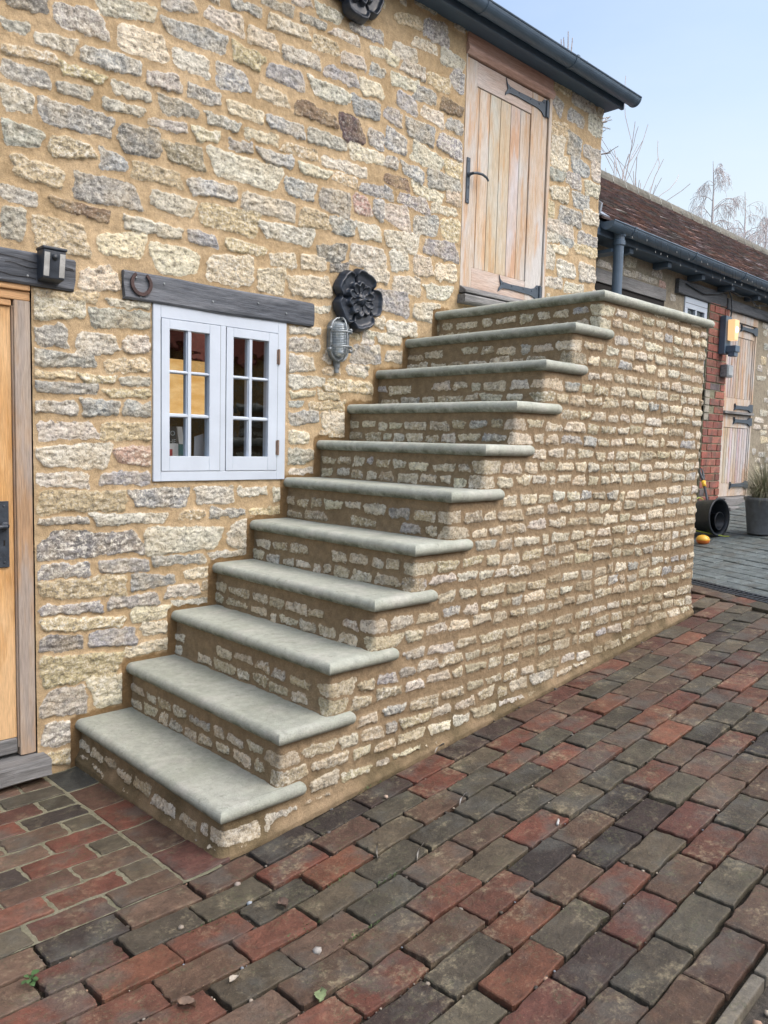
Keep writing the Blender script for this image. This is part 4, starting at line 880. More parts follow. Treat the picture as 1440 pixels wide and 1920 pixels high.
# security light on the left lintel
sl=empty('security_light',(-.093,-.02,1.99),label='black box-shaped security light with two pale strips on the lintel over the left door',cat='security light')
a,b=-.135,-.052
mb=MB(); mb.prism([(-.02,1.937),(-.072,1.945),(-.088,2.030),(-.088,2.046),(-.02,2.058)],a,b,'x'); mb.box(a-.004,b+.004,-.093,-.02,2.0465,2.058); mb.build('body',m_blk,sl,bevel=.004)
for x in (a+.003,b-.023):
    mb=MB(); mb.add([(x,-.0745,1.952),(x+.020,-.0745,1.952),(x+.020,-.0895,2.036),(x,-.0895,2.036)],[(0,1,2,3)]); mb.add([(x,-.072,1.950),(x+.02,-.072,1.950),(x+.02,-.086,2.036),(x,-.086,2.036)],[(3,2,1,0)]); mb.build('lens',m_lens,sl)
mb=MB(); mb.lathe([(0,.012),(.006,.011),(.011,.006),(.012,0)],((a+b)/2,-.083,2.022),(0,-1,-.15),16); mb.build('sensor',m_tubp,sl,smooth=True)
# horseshoe
mb=MB(); pts=[]
for t_ in np.linspace(-2.55,2.55,26):
    rr=.041; pts.append((.281+rr*math.sin(t_)*(1.0 if abs(t_)<2 else .97),-.028,1.990-rr*math.cos(t_)*1.05))
V=[];
for i,p in enumerate(pts):
    dx_,dz=p[0]-.281,p[2]-1.99; L=math.hypot(dx_,dz); wd_=.0075 if 3<i<22 else .0065
    for s_,y in ((-1,-.032),(1,-.032),(1,-.023),(-1,-.023)): V.append((p[0]+dx_/L*wd_*s_,y,p[2]+dz/L*wd_*s_))
f=[(i*4+k,i*4+(k+1)%4,(i+1)*4+(k+1)%4,(i+1)*4+k) for i in range(25) for k in range(4)]+[(3,2,1,0),(100,101,102,103)]
mb.add(V,f); tag(mb.build('horseshoe',m_rust,bevel=.0015),'rusty horseshoe nailed upright on the left end of the window lintel','horseshoe')

# ---------------- lower outbuilding beyond ----------------
Y2=.2; ob=empty('outbuilding',(6.4,Y2,.8),label='long low stone outbuilding with red tiled roof beyond the barn',cat='outbuilding')
ux=axis(3.70,9.5,.011,(5.52,5.965,6.40,7.16)); uz=axis(.2,2.98,.011,(2.62,2.71))
O=Field(ux,uz,51); O.wu*=.45; O.wz*=.45
def ob_blk(x0,x1,z0,z1): O.block|=(O.U>x0)&(O.U<x1)&(O.Z>z0)&(O.Z<z1)
ob_blk(6.38,7.20,.2,2.70);ob_blk(5.50,5.99,1.9,2.72);ob_blk(3.7,5.12,2.5,2.71);ob_blk(5.35,6.30,2.70,2.84);ob_blk(6.30,8.3,2.70,2.81);ob_blk(5.965,6.42,.2,2.72)
O.stone(5.04,2.745,5.16,2.745,.06,'r',check=.0)
O.course_fill(3.65,9.5,.3,3.0,(.05,.10),(.10,.26),.009,'wlgbwlgt')
for k in range(1200):
    w=rng.uniform(.06,.14);x=rng.uniform(3.7,9.4);z=rng.uniform(.4,2.95); O.stone(x,z,x+w,z,rng.uniform(.04,.07),'wlgb'[rng.integers(4)],check=.012)
O.mesh('wall',m_out,lambda U,Z:np.stack([U,0*U+Y2,Z],-1),lambda U,Z:np.stack([0*U,0*U-1,0*U],-1),lambda U,Z:~((U>6.40)&(U<7.16)&(Z<2.62))&~((U>5.52)&(U<5.965)&(Z<2.71)&(Z>1.9)),None,ob)
mb=MB(); mb.box(9.4,9.5,Y2+.02,4.2,.3,2.95); mb.box(3.8,9.5,4.1,4.2,.3,2.95); mb.build('back_wall',m_out,ob)
# brick pier
m_brick=paver_mat('soft red brick',.2,(.3,.2,.14)); mb=MB(); z=.72; k=0
while z<2.73:
    if k%2: sp=[(5.985,6.085),(6.09,6.305),(6.31,6.41)]
    else: sp=[(5.985,6.195),(6.20,6.41)]
    if 13<=k<=16: sp=[s for s in sp if s[0]>6.08]
    for a,b in sp:
        g=rng.uniform(.75,1.2); c_=[(.26,.085,.065),(.22,.075,.06),(.30,.12,.09),(.28,.10,.07)][rng.integers(4)]
        if rng.random()<.06: c_=(.12,.10,.11)
        mb.box(a+.004,b-.004,Y2-.03+rng.normal(0,.002),Y2+.05,z+.004,z+.064,(c_[0]*g,c_[1]*g,c_[2]*g,1))
    if 13<=k<=16: g=rng.uniform(.8,1.2); mb.box(5.98,6.075,Y2-.035,Y2+.05,z+.003,z+.066,(.33*g,.31*g,.26*g,1))
    z+=.071;k+=1
mb.build('brick_pier',m_brick,ob,bevel=.003)
mb=MB(); mb.box(5.98,6.412,Y2-.022,Y2+.04,.70,2.74); mb.build('pier_mortar',m_gmort,ob)
# lintels and timber panel
beam('lintel',5.34,6.32,Y2-.035,Y2+.05,2.712,2.835,m_dark_lint,ob,41,.008)
beam('lintel',6.33,8.3,Y2-.045,Y2+.05,2.70,2.80,m_dark_lint,ob,42,.008)
mb=MB(); mb.box(3.74,5.11,Y2-.04,Y2+.02,2.603,2.700); mb.build('timber_board',m_sill,ob,bevel=.003)
mb=MB(); mb.box(3.74,5.11,Y2-.025,Y2+.02,2.50,2.6025); mb.build('recess',m_gap,ob)
# small white window
w2=MB(); w2.box(5.52,5.965,Y2-.012,Y2+.05,2.612,2.71); w2.box(5.52,5.575,Y2-.012,Y2+.05,1.95,2.612); w2.box(5.91,5.965,Y2-.012,Y2+.05,1.95,2.612); w2.box(5.73,5.755,Y2-.0115,Y2+.04,1.95,2.612); w2.box(5.575,5.91,Y2-.008,Y2+.04,2.28,2.30)
w2o=w2.build('window',m_white,ob,bevel=.002); mb=MB(); mb.box(5.575,5.91,Y2+.01,Y2+.02,1.95,2.612); mb.build('pane',m_glassB,w2o); mb=MB(); mb.box(5.5,5.98,Y2+.055,Y2+.4,1.9,2.72); mb.build('interior',m_int,ob); mb=MB(); mb.box(5.53,5.96,Y2-.0135,Y2-.011,2.655,2.658); mb.build('groove',m_gap,w2o)
# stable door in two leaves
sdr=empty('stable_door',(6.78,Y2,.86)); sdr.parent=ob
fr=MB(); fr.box(6.402,6.432,Y2-.005,Y2+.08,.88,2.62); fr.box(7.128,7.158,Y2-.005,Y2+.08,.88,2.62); fr.box(6.402,7.158,Y2-.010,Y2+.08,2.6205,2.70); fr.build('frame',m_bleach,sdr,bevel=.003)
for z0,z1,nm in ((1.755,2.615,'upper_leaf'),(.91,1.725,'lower_leaf')):
    lf=MB(); e=np.linspace(6.505,7.105,11)
    lf.box(6.434,6.503,Y2+.004,Y2+.05,z0,z1);lf.box(7.106,7.126,Y2+.004,Y2+.05,z0,z1);lf.box(6.5035,7.1055,Y2+.006,Y2+.05,z1-.13,z1);lf.box(6.5035,7.1055,Y2+.006,Y2+.05,z0,z0+.13)
    for a,b in zip(e[:-1],e[1:]): g=rng.uniform(.78,1.08); lf.box(a+.003,b-.003,Y2+.012,Y2+.048,z0+.132,z1-.132,(g,g*rng.uniform(.92,1.02),g*rng.uniform(.88,1.06),1))
    o=lf.build('leaf',m_bleach,sdr,bevel=.003)
    mb=MB(); mb.box(6.434,7.126,Y2+.050,Y2+.06,z0,z1); mb.build('back',m_gap,o)
for z in (2.575,1.80,1.665,1.02):
    mb=MB(); x0=6.76 if z>2 else 6.72
    mb.prism([(x0,z+.035),(x0+.02,z+.018),(x0+.1,z+.016),(7.05,z+.02),(7.10,z+.04),(7.155,z+.04),(7.155,z-.04),(7.10,z-.04),(7.05,z-.02),(x0+.1,z-.016),(x0+.02,z-.018),(x0-.01,z-.035),(x0+.01,z)],Y2-.012,Y2+.0035); mb.build('strap_hinge',m_hinge,sdr)
mb=MB(); mb.box(6.434,7.14,Y2-.035,Y2+.05,1.728,1.752); mb.build('ledge',m_sill,sdr,bevel=.003)
beam('door_sill',6.36,7.25,Y2-.12,Y2+.10,.83,.905,m_sill,ob,44,.006)
mb=MB(); mb.box(6.3,7.3,Y2-.2,Y2-.02,.70,.829); mb.build('step',m_sill,ob,bevel=.008)
# roof of plain tiles
yr,zr=2.2,4.575; ye,ze=.02,2.985; sl_=math.hypot(yr-ye,zr-ze); dy,dz=(yr-ye)/sl_,(zr-ze)/sl_
mb=MB(); nrow=int(sl_/.100)
TC=[(.165,.11,.10),(.15,.11,.11),(.19,.12,.10),(.14,.115,.12),(.16,.12,.12),(.13,.12,.115)]  # tile reds greyed towards blue to paint in the glare over the roof
for r in range(nrow+1):
    s0=r*.100-.02
    for k in range(int(10.2/.165)+1):
        x=3.80+(k-.5*(r%2))*.165; s1=min(s0+.14,sl_); c_=np.array(TC[rng.integers(6)])*rng.uniform(.75,1.25); lf=rng.uniform(0,.004); tw=rng.normal(0,.002)
        x0,x1=max(x+.002,3.78),x+.163
        if x1<x0+.02: continue
        V=[]
        for s_,h in ((s0,.022+lf),(s1,.004)):
            for xx,t_ in ((x0,tw),(x1,-tw)):
                for hh in (0,.012): V.append((xx,ye+dy*s_-dz*(h+t_-hh),ze+dz*s_+dy*(h+t_-hh)))
        mb.add(V,[(0,2,6,4),(1,5,7,3),(0,1,3,2),(4,6,7,5),(0,4,5,1),(2,3,7,6)],(*c_,1))
rf=mb.build('roof',m_tile,ob)
mb=MB(); mb.prism([(ye+.03,ze-.03),(yr,zr-.03),(yr+2.1,ze),(yr+2.0,ze-.1),(yr,zr-.12),(ye+.05,ze-.10)],3.78,14,'x',c=(.2,.1,.08,1)); mb.build('roof_deck',m_tile,ob)
for k in range(34):
    x=3.80+.30*k; mb=MB(); n=10; V=[]; g=rng.uniform(.85,1.12)
    for xx in (x+.006,x+.290):
        for rr in (.125,.105):
            for j in range(n+1): a=R_(-8)+R_(196)*j/n; V.append((xx,yr+rr*math.cos(a),zr-.055+rr*math.sin(a)))
    q=n+1; f=[(j,j+1,2*q+j+1,2*q+j) for j in range(n)]+[(q+j,3*q+j,3*q+j+1,q+j+1) for j in range(n)]+[(j,q+j,q+j+1,j+1) for j in range(n)]+[(2*q+j,2*q+j+1,3*q+j+1,3*q+j) for j in range(n)]
    mb.add(V,f,(.155*g,.15*g,.13*g,1)); P=[(yr+.127*math.cos(a),zr-.055+.127*math.sin(a)) for a in np.linspace(0,math.pi,10)]; mb.prism(P,x-.010,x+.006,'x',c=(.28,.29,.27,1)); mb.build('ridge_tile',m_tile,rf)
# lead flashing against the barn
mb=MB(); pts=[]
for t_ in np.linspace(0,1,30): s_=t_*sl_; pts.append((ye+dy*s_,ze+dz*s_))
mb.prism([(y-dz*.02,z+dy*.02) for y,z in pts]+[(y-dz*.045,z+dy*.045+.06) for y,z in pts[::-1]],3.765,3.785,'x'); mb.prism([(y-dz*.024,z+dy*.024) for y,z in pts]+[(y-dz*.034,z+dy*.034) for y,z in pts[::-1]],3.775,3.90,'x'); mb.build('flashing',plain('lead',(.28,.32,.38),.5,.2,.15,10,.002),ob)
# soffit, fascia, gutter, downpipe
mb=MB(); mb.box(3.79,14,.055,.215,2.885,2.91); mb.box(3.79,14,.035,.055,2.88,2.985); 
for k in range(15): mb.box(4.3+k*.62,4.36+k*.62,.06,.195,2.84,2.884,(.5,.35,.3,1))
mb.build('fascia',m_fas,ob,bevel=.003)
gutter('gutter',3.83,14,-.022,2.965,.055,ob,1.0)
mb=MB(); dxp,dyp=4.045,.005
mb.lathe([(.040,.02),(.040,-.04),(.046,-.045),(.046,-.075),(.037,-.08),(.037,-2.3)],(dxp,dyp,2.915),(0,0,1),18); mb.tube([(dxp,.0,2.94),(dxp,.0,2.90)],[.05,.042],14)
mb.box(dxp-.055,dxp+.055,.03,.19,2.79,2.815)
mb.build('downpipe',m_gut,ob,smooth=False)
# icicle string lights along the gutter
sg=empty('string_lights',(6.5,-.08,2.96),label='thin icicle string lights hanging along the outbuilding gutter',cat='string lights')
mw=MB(); pts=[(3.95+.12*k,-.082+rng.normal(0,.002),2.950-.012*abs(math.sin(k*1.1))) for k in range(60)]; mw.tube(pts,.0016,4)
for k in range(60):
    x=4.05+.115*k+rng.normal(0,.02); L=rng.choice([.03,.05,.09,.12]); q=[(x,-.083,2.945),(x+rng.normal(0,.006),-.086,2.945-L)]; mw.tube(q,.0012,3)
    mb=MB(); mb.tube([(x,-.0865,2.945-L),(x,-.0865,2.945-L-.014)],.0024,5); mb.build('bulb',m_lens,sg)
mw.build('cable',m_tubp,sg)
# loose black cable looping along the lintels
mb=MB(); pts=[(5.45,.155,2.80),(5.8,.15,2.765),(6.05,.14,2.80),(6.28,.14,2.86),(6.33,.13,2.80),(6.36,.13,2.70),(6.33,.125,2.62)]; mb.tube(pts,.007,6); mb.tube([(6.30,.14,2.86),(6.5,.13,2.84),(6.7,.12,2.86),(6.9,.12,2.80),(7.2,.12,2.84)],.006,6)
tag(mb.build('cable',m_blk,smooth=True),'black cable looping over the dark lintels to the lit lantern','cable')
# lit wall lantern
lt=empty('wall_lantern',(6.30,.1,2.45),label='lit wall lantern with glowing frosted shade on the brick pier',cat='wall lantern')
mb=MB(); mb.box(6.20,6.33,.11,.168,2.27,2.62); mb.box(6.23,6.33,.02,.11,2.285,2.345); mb.box(6.235,6.315,.03,.09,2.245,2.285); mb.build('bracket',m_gut,lt,bevel=.004)
t=NT('frosted shade'); t.b.inputs['Emission Color'].default_value=(1,.60,.28,1); t.b.inputs['Emission Strength'].default_value=.42; m_sh=t.out((.34,.24,.15),.4)
t=NT('glowing bulb'); t.b.inputs['Emission Color'].default_value=(1,.83,.5,1); t.b.inputs['Emission Strength'].default_value=2; m_bulb=t.out((1,.9,.7),.4)
mb=MB(); x0,x1,y0,y1,z0,z1=6.245,6.325,.04,.108,2.395,2.585; mb.prism([(x0,z0),(x1,z0),(x1+.012,z1),(x0-.012,z1)],y0,y1); mb.build('shade',m_sh,lt,bevel=.006)
mb=MB(); mb.lathe([(0,.030),(.012,.022),(.016,.008),(.016,-.008),(.012,-.022),(0,-.03)],(6.275,.038,2.49),(0,0,1),14); mb.build('bulb',m_bulb,lt,smooth=True)
# small grey box on the pier
kb_=empty('key_box',(6.39,.1,2.12),label='small grey box fixed to the brick pier below the lantern',cat='box')
mb=MB(); mb.box(6.27,6.40,.10,.17,2.060,2.175); mb.build('body',m_galv,kb_,bevel=.006); mb=MB(); mb.box(6.285,6.385,.094,.0995,2.075,2.160); mb.build('lid',m_plast,kb_,bevel=.003)

# ---------------- yard objects ----------------
tb=empty('rubber_tub',(5.05,-.30,.63),label='black rubber tub lying on its side at the end of the staircase',cat='tub')
cx,cy,cz=5.24,-.20,.66+.152
mb=MB(); prof=[(0,.17),(.112,.17),(.125,.16),(.148,-.12),(.158,-.125),(.158,-.137),(.144,-.137),(.136,-.12),(.114,.14),(0,.145)]
mb.lathe([(r,-h) for r,h in prof],(cx,cy-.02,cz+.0),(-.12,-1,.05),36); mb.build('body',m_tubp,tb,smooth=True)
mb=MB(); mb.lathe([(.0,.02),(.050,.02),(.072,-.11),(.078,-.112),(.078,-.120),(.068,-.118),(.048,.0),(0,.0)][::-1],(cx+.045,cy-.02,cz-.035),(.10,1,-.05),28); tag(mb.build('bucket',m_tubp,smooth=True),'smaller black bucket nested inside the tub lying on its side','bucket')
mb=MB(); P=[]
for t_ in np.linspace(-.6,3.9,30): P.append((cx-.03+.157*math.cos(t_),cy+.02,cz+.157*math.sin(t_)))
mb.tube(P,.004,6); mb.tube([(cx-.14,cy-.02,cz-.11),(cx,cy-.2,cz-.147),(cx+.1,cy-.28,cz-.144)],.004,6)
tag(mb.build('rope',simple('lime rope',(.45,.55,.08),.6),smooth=True),'thin lime green cord looped round the black tub','cord')
ty=empty('plastic_toy',(4.95,-.36,.62),label='small round orange and yellow plastic toy on the paving beside the tub',cat='toy')
ox,oy=4.925,-.36; oz=float(gz(ox,oy))
mb=MB(); mb.lathe([(0,.0),(.035,.002),(.05,.018),(.053,.034)],(ox,oy,oz),(0,0,1),20); mb.build('base',simple('orange plastic',(.65,.17,.03),.35),ty,smooth=True)
mb=MB(); mb.lathe([(.053,.034),(.053,.042),(.040,.062),(.02,.071),(0,.072)],(ox,oy,oz),(0,0,1),20); mb.build('lid',simple('yellow plastic',(.72,.42,.05),.35),ty,smooth=True)
mb=MB(); mb.lathe([(0,.003),(.010,.002),(.011,-.004)],(ox+.005,oy-.042,oz+.052),(.1,-.75,.65),10); mb.build('knob',simple('brown plastic',(.2,.04,.02),.4),ty)
tl=empty('loppers',(5.6,.0,.78),label='long-handled loppers with yellow collar leaning on the brick pier behind the tub',cat='loppers')
A=Vector((5.50,-.19,float(gz(5.5,-.19)))); B=Vector((5.79,.08,1.19)); dv=(B-A).normalized(); 
def at(t_): return A+(B-A)*t_
mb=MB(); mb.tube([at(0),at(.25),at(.70)],[.015,.012,.011],8); mb.build('handle',m_blk,tl,smooth=True)
mb=MB(); mb.tube([at(.70),at(.79)],[.017,.020],10); mb.build('collar',simple('yellow collar',(.75,.45,.04),.4),tl,smooth=True)
mb=MB()
for s_ in (-1,1): mb.tube([at(.79),at(.86)+Vector((.018*s_,0,0)),at(.95)+Vector((.030*s_,0,0)),at(1.02)+Vector((.012*s_,0,0))],[.012,.011,.009,.004],6)
mb.build('blade',m_blk,tl,smooth=True)
pg=empty('potted_grass',(5.43,-.63,float(gz(5.43,-.63))),label='grey pot with a spiky clump of ornamental grass by the stable door',cat='potted plant')
mb=MB(); gz0=float(gz(5.43,-.63)); mb.lathe([(0,0),(.115,0),(.120,.01),(.150,.27),(.160,.275),(.160,.30),(.146,.30),(.138,.26),(0,.25)],(5.43,-.63,gz0),(0,0,1),32); mb.build('pot',plain('grey pot',(.15,.165,.185),.6),pg,smooth=True)
mb=MB()
for k in range(1100):
    a=rng.uniform(0,6.283);r0=rng.uniform(0,.09);L=rng.uniform(.22,.50);lean=rng.beta(1.6,1.4)*1.5; w=rng.uniform(.0014,.0028); P=[];x=5.43+r0*math.cos(a);y=-.63+r0*math.sin(a);z=gz0+.25; el=math.pi/2-lean*.35
    g=rng.uniform(.6,1.25); cc=[(.20,.21,.12),(.30,.27,.18),(.13,.16,.08),(.36,.33,.25)][rng.integers(4)]
    V=[]; tx,ty_=-math.sin(a)*w,math.cos(a)*w
    for s_ in range(7):
        V+=[(x+tx*(1-s_/6.5),y+ty_*(1-s_/6.5),z),(x-tx*(1-s_/6.5),y-ty_*(1-s_/6.5),z)]
        x+=math.cos(a)*math.cos(el)*L/6;y+=math.sin(a)*math.cos(el)*L/6;z+=math.sin(el)*L/6; el-=lean*.30
    mb.add(V,[(2*i,2*i+1,2*i+3,2*i+2) for i in range(6)],(cc[0]*g,cc[1]*g,cc[2]*g,1))
t=NT('grass blade'); m_blade=t.out(t.attr('col','Color'),.7); mb.build('foliage',m_blade,pg)
# small litter on the driveway
def onground(x,y,dz=.0): return Vector((x,y,float(gz(x,y))+dz))
mb=MB(); p=onground(.809,-1.769,.005); mb.tube([p,p+Vector((.030,.016,.001))],.0042,8); tag(mb.build('cigarette_stub',m_lens,smooth=True),'white cigarette stub lying on a grey-brown paver in mid driveway','stub')
def leaf(x,y,L,a,c,label,h=.006,cat='leaf'):
    thin='straw' in label
    mb=MB(); P=[]; n=8; ca,sa=math.cos(a),math.sin(a)
    for i in range(n+1):
        t_=i/n; w=(.024 if thin else .32)*L*math.sin(math.pi*t_**.8)*(1+.15*rng.normal())
        for s_ in (-1,0,1):
            u_=(t_-.5)*L; v_=s_*w; zz=h*abs(s_)+.004*math.sin(4*t_+s_); X=x+u_*ca-v_*sa;Y=y+u_*sa+v_*ca; Y+=(.12*L*math.sin(2.6*t_) if thin else 0); P.append((X,Y,float(gz(X,Y))+.003+zz))
    mb.add(P,[(i*3+k,i*3+k+1,(i+1)*3+k+1,(i+1)*3+k) for i in range(n) for k in range(2)],(*c,1)); tag(mb.build('straw' if thin else 'leaf',m_pebble,smooth=True),label,'straw' if thin else cat,'dry straws on the driveway' if thin else 'fallen leaves on the driveway')
leaf(-.164,-1.77,.05,.8,(.17,.22,.11),'pale green leaf lying on a dark paver at the bottom edge')
leaf(-.275,-1.58,.035,.2,(.40,.36,.30),'small tan leaf at a joint left of the bottom middle')
leaf(-.409,-1.586,.045,2.2,(.16,.11,.08),'curled brown leaf in a joint at the lower left',.014)
leaf(-.005,-1.411,.045,1.4,(.13,.09,.07),'curled dark leaf in the joint below the corner of the bottom step',.012)
leaf(.428,-1.535,.10,.5,(.2,.19,.17),'thin dry straw lying across a joint left of the cigarette stub',.001)
leaf(.35,-1.43,.10,.75,(.17,.16,.14),'thin dry straw on a dark paver below the steps',.001)
leaf(.753,-1.429,.085,.35,(.26,.26,.26),'pale grey feather-like straw in a joint of the second row',.002)
leaf(.995,-1.10,.09,.25,(.25,.24,.22),'pale curled straw beside the foot of the staircase wall',.004)
for (x,y,r_,c,l) in [(.599,-1.202,.010,(.30,.23,.18),'pinkish pebble beside the staircase wall'),(-.031,-1.224,.011,(.27,.23,.2),'pale pebble in the joint near the corner of the bottom step'),(-.059,-1.631,.013,(.28,.27,.25),'whitish stone chip in a joint at the bottom'),(-.26,-1.30,.010,(.24,.21,.17),'buff pebble at the joint between patio and driveway')]:
    mb=MB(); p=onground(x,y,.003); rock(mb,p.x,p.y,p.z,r_,(*c,1)); tag(mb.build('pebble',m_pebble,smooth=True),l,'pebble','loose pebbles on the driveway')
wd2=empty('weed',(-.642,-1.262,.05),label='small green weed with round leaves in a joint at the lower left',cat='weed')
mb=MB(); p=onground(-.642,-1.262,.004)
for k in range(9):
    a=k*2.4;L=rng.uniform(.014,.024); q=p+Vector((math.cos(a)*.006,math.sin(a)*.006,.004+.002*k)); V=[]
    for i in range(6):
        t_=i/5; w=.4*L*math.sin(math.pi*min(1,t_+.03)); o_=q+Vector((math.cos(a),math.sin(a),.5-.5*t_))*L*t_; V+=[o_+Vector((-math.sin(a)*w,math.cos(a)*w,.001)),o_-Vector((-math.sin(a)*w,math.cos(a)*w,-.001))]
    mb.add(V,[(2*i,2*i+1,2*i+3,2*i+2) for i in range(5)],(.05,.11,.035,1))
mb.build('foliage',m_blade,wd2,smooth=True)

# ---------------- building across the yard (mirrored in the panes) ----------------
fb=empty('facing_barn',(5,-8,.5),label='sun-painted gold stone barn with red tiled roof across the yard, mirrored in the window panes',cat='barn')
fx=axis(-5,12,.03); fz=axis(-.3,2.62,.03); K=Field(fx,fz,91)
K.course_fill(-5,12,0,2.5,(.08,.12),(.15,.35),.02,'byyc')
m_gold=stone_mat('sun-painted gold stone',(.95,.58,.22),(.85,.50,.17),(.3,.2,.1))
K.C*=np.array([1.9,1.3,.55])  # missing sunlight put into the wall as brighter, golder stone colours
K.mesh('wall',m_gold,lambda U,Z:np.stack([-U+7,0*U-8,Z],-1),lambda U,Z:np.stack([0*U,0*U+1,0*U],-1),None,None,fb)
mb=MB(); mb.prism([(-7.85,2.55),(-7.85,2.60),(-10,4.35),(-10.1,4.25)],-5.2,12.2,'x',c=(.36,.10,.06,1)); mb.prism([(-10,4.35),(-12.2,2.6),(-12.2,2.5),(-10,4.25)],-5.2,12.2,'x',c=(.36,.10,.06,1))
for k in range(120): mb.box(-5.1+.144*k,-5.06+.144*k,-7.86,-7.84,2.56,2.61,(.2,.06,.04,1))
mb.build('roof',m_tile,fb)
# ---------------- trees beyond the roofs ----------------
m_bark=NT('twig bark'); m_bark=(lambda t:t.out(t.mix(1,t.attr('col','Color'),gray(t,t.rng(t.noise(12,3,.6),.3,.7,.8,1.2)),'MULTIPLY'),.9))(m_bark)
def branchy(mb,p,d_,L,r,depth,c,droop=0,spread=.6,n=(2,4),seg=4,minr=.002):
    P=[p];q=Vector(p);d_=d_.normalized();R=[r]
    for s_ in range(seg):
        d_=(d_+Vector(rng.normal(0,.09,3))+Vector((0,0,-droop*(s_+1)/seg))).normalized(); q=q+d_*L/seg; P.append(q.copy()); R.append(max(minr,r*(1-.6*(s_+1)/seg)))
    mb.tube(P,R,4 if r<.03 else 6,c,cap=False)
    if depth>0:
        for k in range(rng.integers(n[0],n[1]+1)):
            t_=rng.uniform(.25,1.); i=min(seg,max(1,int(t_*seg))); a=rng.uniform(0,6.28); pe_=d_.orthogonal().normalized(); pe_.rotate(Matrix.Rotation(a,3,d_))
            branchy(mb,P[i],(d_*(1-spread)+pe_*spread),L*rng.uniform(.45,.75),R[i]*.6,depth-1,c,droop*1.2,spread,n,seg,minr)
CB=(.30,.27,.26,1)
# conifer whose tip shows over the barn eaves
cn=empty('conifer_tree',(12.4,6,1.2),label='conifer with bare upright shoots showing above the barn gutter',cat='tree')
tr=MB(); tr.tube([(12.45,6,1.2),(12.4,6,5),(12.25,6,8.4),(12.15,6,8.75)],[.16,.10,.03,.012],8,(.25,.20,.17,1)); tr.build('trunk',m_bark,cn)
cr=MB(); nd=MB()
def sprig(o,d_,L,r=.010):
    d_=Vector(d_).normalized(); P=[Vector(o)+d_*L*t_ for t_ in (0,.5,1)]; cr.tube(P,[r,r*.8,r*.55],4,(.46,.40,.37,1),cap=False)
    for k in range(int(L*120)):
        t_=rng.random(); q=P[0]+d_*L*t_; v_=Vector(rng.normal(0,1,3)).normalized(); v_=(v_+d_*.8).normalized()*.035; s_=d_.cross(v_).normalized()*.003
        nd.add([q-s_,q+s_,q+v_],[(0,1,2)],(.10,.14,.12,1))
for (x,z,dx_,dz_,L) in [(12.12,8.72,-.06,1,.50),(12.02,8.68,-.2,1,.38),(12.2,8.7,.10,1,.46),(11.9,8.7,-.1,1,.3),(12.3,8.62,.3,1,.3),(12.2,8.5,.7,.12,.30),(12.25,8.45,.6,.5,.28),(12.42,8.40,.3,.8,.30),(12.75,8.62,.15,1,.30),(13.05,8.50,.1,1,.34),(12.6,8.3,.9,.1,.5)]:
    cr.tube([(12.2,6,z-.3),(x,6,z)],.010,4,(.35,.3,.28,1),cap=False); sprig((x,6,z),(dx_,0,dz_),L,.016)
cr.tube([(12.25,6,8.1),(12.8,6,8.35),(13.1,6,8.4)],.014,4,(.35,.3,.28,1),cap=False)
for k in range(40):
    z=7.9-k*.14; a=rng.uniform(0,6.28); L=.5+k*.04; e=Vector((12.3+math.cos(a)*L,6+math.sin(a)*L,z+.1)); cr.tube([(12.3,6,z),e],[.02,.008],4,(.3,.26,.24,1),cap=False)
    for m_ in range(3): sprig(Vector((12.3,6,z)).lerp(e,.4+.25*m_),(math.cos(a)+rng.normal(0,.5),math.sin(a)+rng.normal(0,.5),.2),.28)
for z,dz_ in ((7.95,.35),(8.02,.1),(7.85,-.15)): sprig((13.45,6,z),(1,0,dz_+.3),.30); 
cr.tube([(12.3,6,7.5),(13.0,6,7.75),(13.6,6,8.0)],.016,4,(.3,.26,.24,1),cap=False)
cr.build('branches',m_bark,cn); nd.build('needles',m_blade,cn)
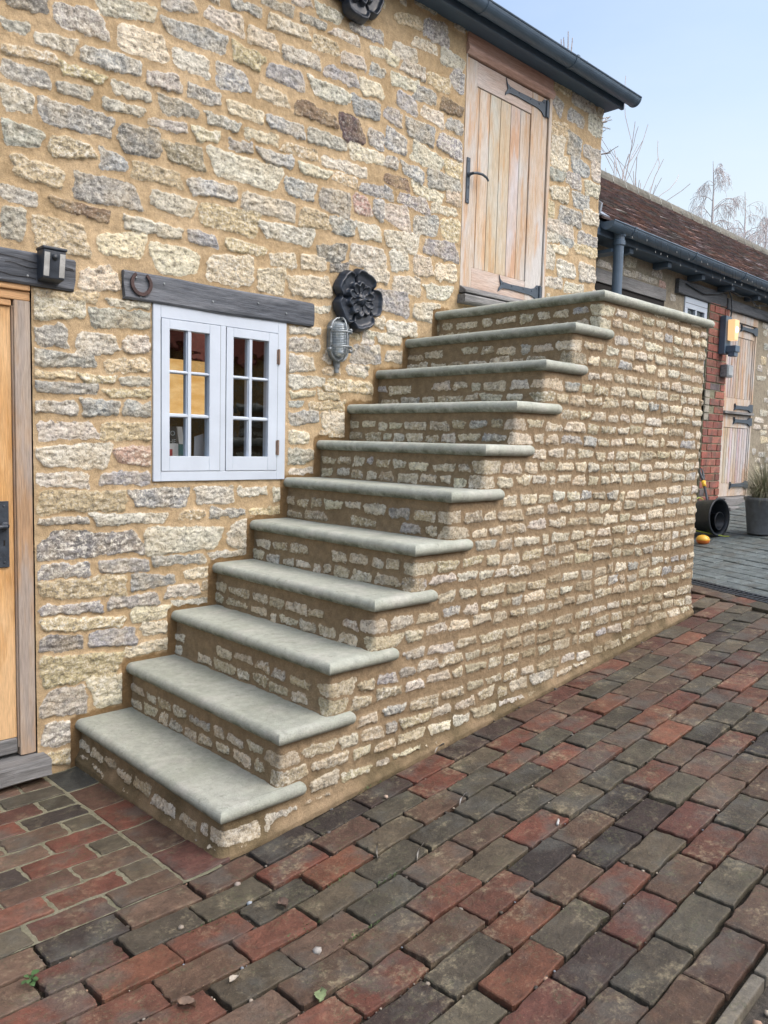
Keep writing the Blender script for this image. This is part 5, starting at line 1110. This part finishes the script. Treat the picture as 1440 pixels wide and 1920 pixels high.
# bare shrub tops just above the outbuilding ridge
for i,(x,z0,tg,lb) in enumerate([(14.1,6.6,[(14.5,8.1),(13.9,7.3),(14.3,7.5)],'bare shrub twigs rising beside the barn corner'),(15.1,6.4,[(15.75,7.75),(15.2,7.3),(14.85,7.35),(15.5,7.2)],'bare upright twigs above the start of the outbuilding ridge')]):
    s1=empty('bare_tree',(x,6,1.2),label=lb,cat='tree'); mb=MB(); mb.tube([(x,6,1.2),(x,6,4),(x,6,z0-.6)],[.07,.05,.03],6,(.4,.33,.3,1)); mb.build('trunk',m_bark,s1); mb=MB()
    for (a,b) in tg:
        d_=Vector((a-x,rng.normal(0,.1),b-z0+.6)); branchy(mb,Vector((x,6,z0-.6)),d_,d_.length,.016,1,(.45,.36,.33,1),0,.35,(3,4),5,.006)
    mb.build('branches',m_bark,s1)
# birch with drooping twigs
bi=empty('birch_tree',(31.8,12,2.5),label='tall bare birch with fine drooping twigs beyond the outbuilding roof',cat='tree')
def birch(par,x,y,top,base,wid,c,nb=95):
    mb=MB(); mb.tube([(x+.25,y,base),(x+.2,y,base+5),(x,y,(base+top)/2+2),(x-.05,y,top-1),(x-.25,y,top)],[.16,.12,.07,.03,.01],6,c); mb.build('trunk',m_bark,par)
    mb=MB()
    for k in range(nb):
        t_=rng.random()**.8; z=top-.15-t_*(top-base-3.5); a=rng.uniform(0,6.28); L=(.25+.75*min(1,t_*2.6))*wid*rng.uniform(.6,1.1)
        branchy(mb,Vector((x+rng.normal(0,.03),y,z)),Vector((math.cos(a),math.sin(a),1.0)),L,.020*(.4+min(1,t_*2)),2,c,.42,.5,(4,7),6,.0058)
    mb.build('branches',m_bark,par)
birch(bi,31.9,12,13.15,2.5,2.0,(.52,.48,.48,1),62)
b2_=empty('birch_tree',(33.6,12.5,2.5),label='second bare birch, lower and further right beyond the outbuilding ridge',cat='tree'); birch(b2_,35.2,12,12.7,2.5,2.1,(.54,.50,.50,1),50)
rb_=empty('bare_tree',(37.5,12,2.5),label='bare twiggy tree cut by the right edge of the photo',cat='tree'); birch(rb_,37.6,12,12.6,2.5,2.0,(.48,.43,.42,1),48)
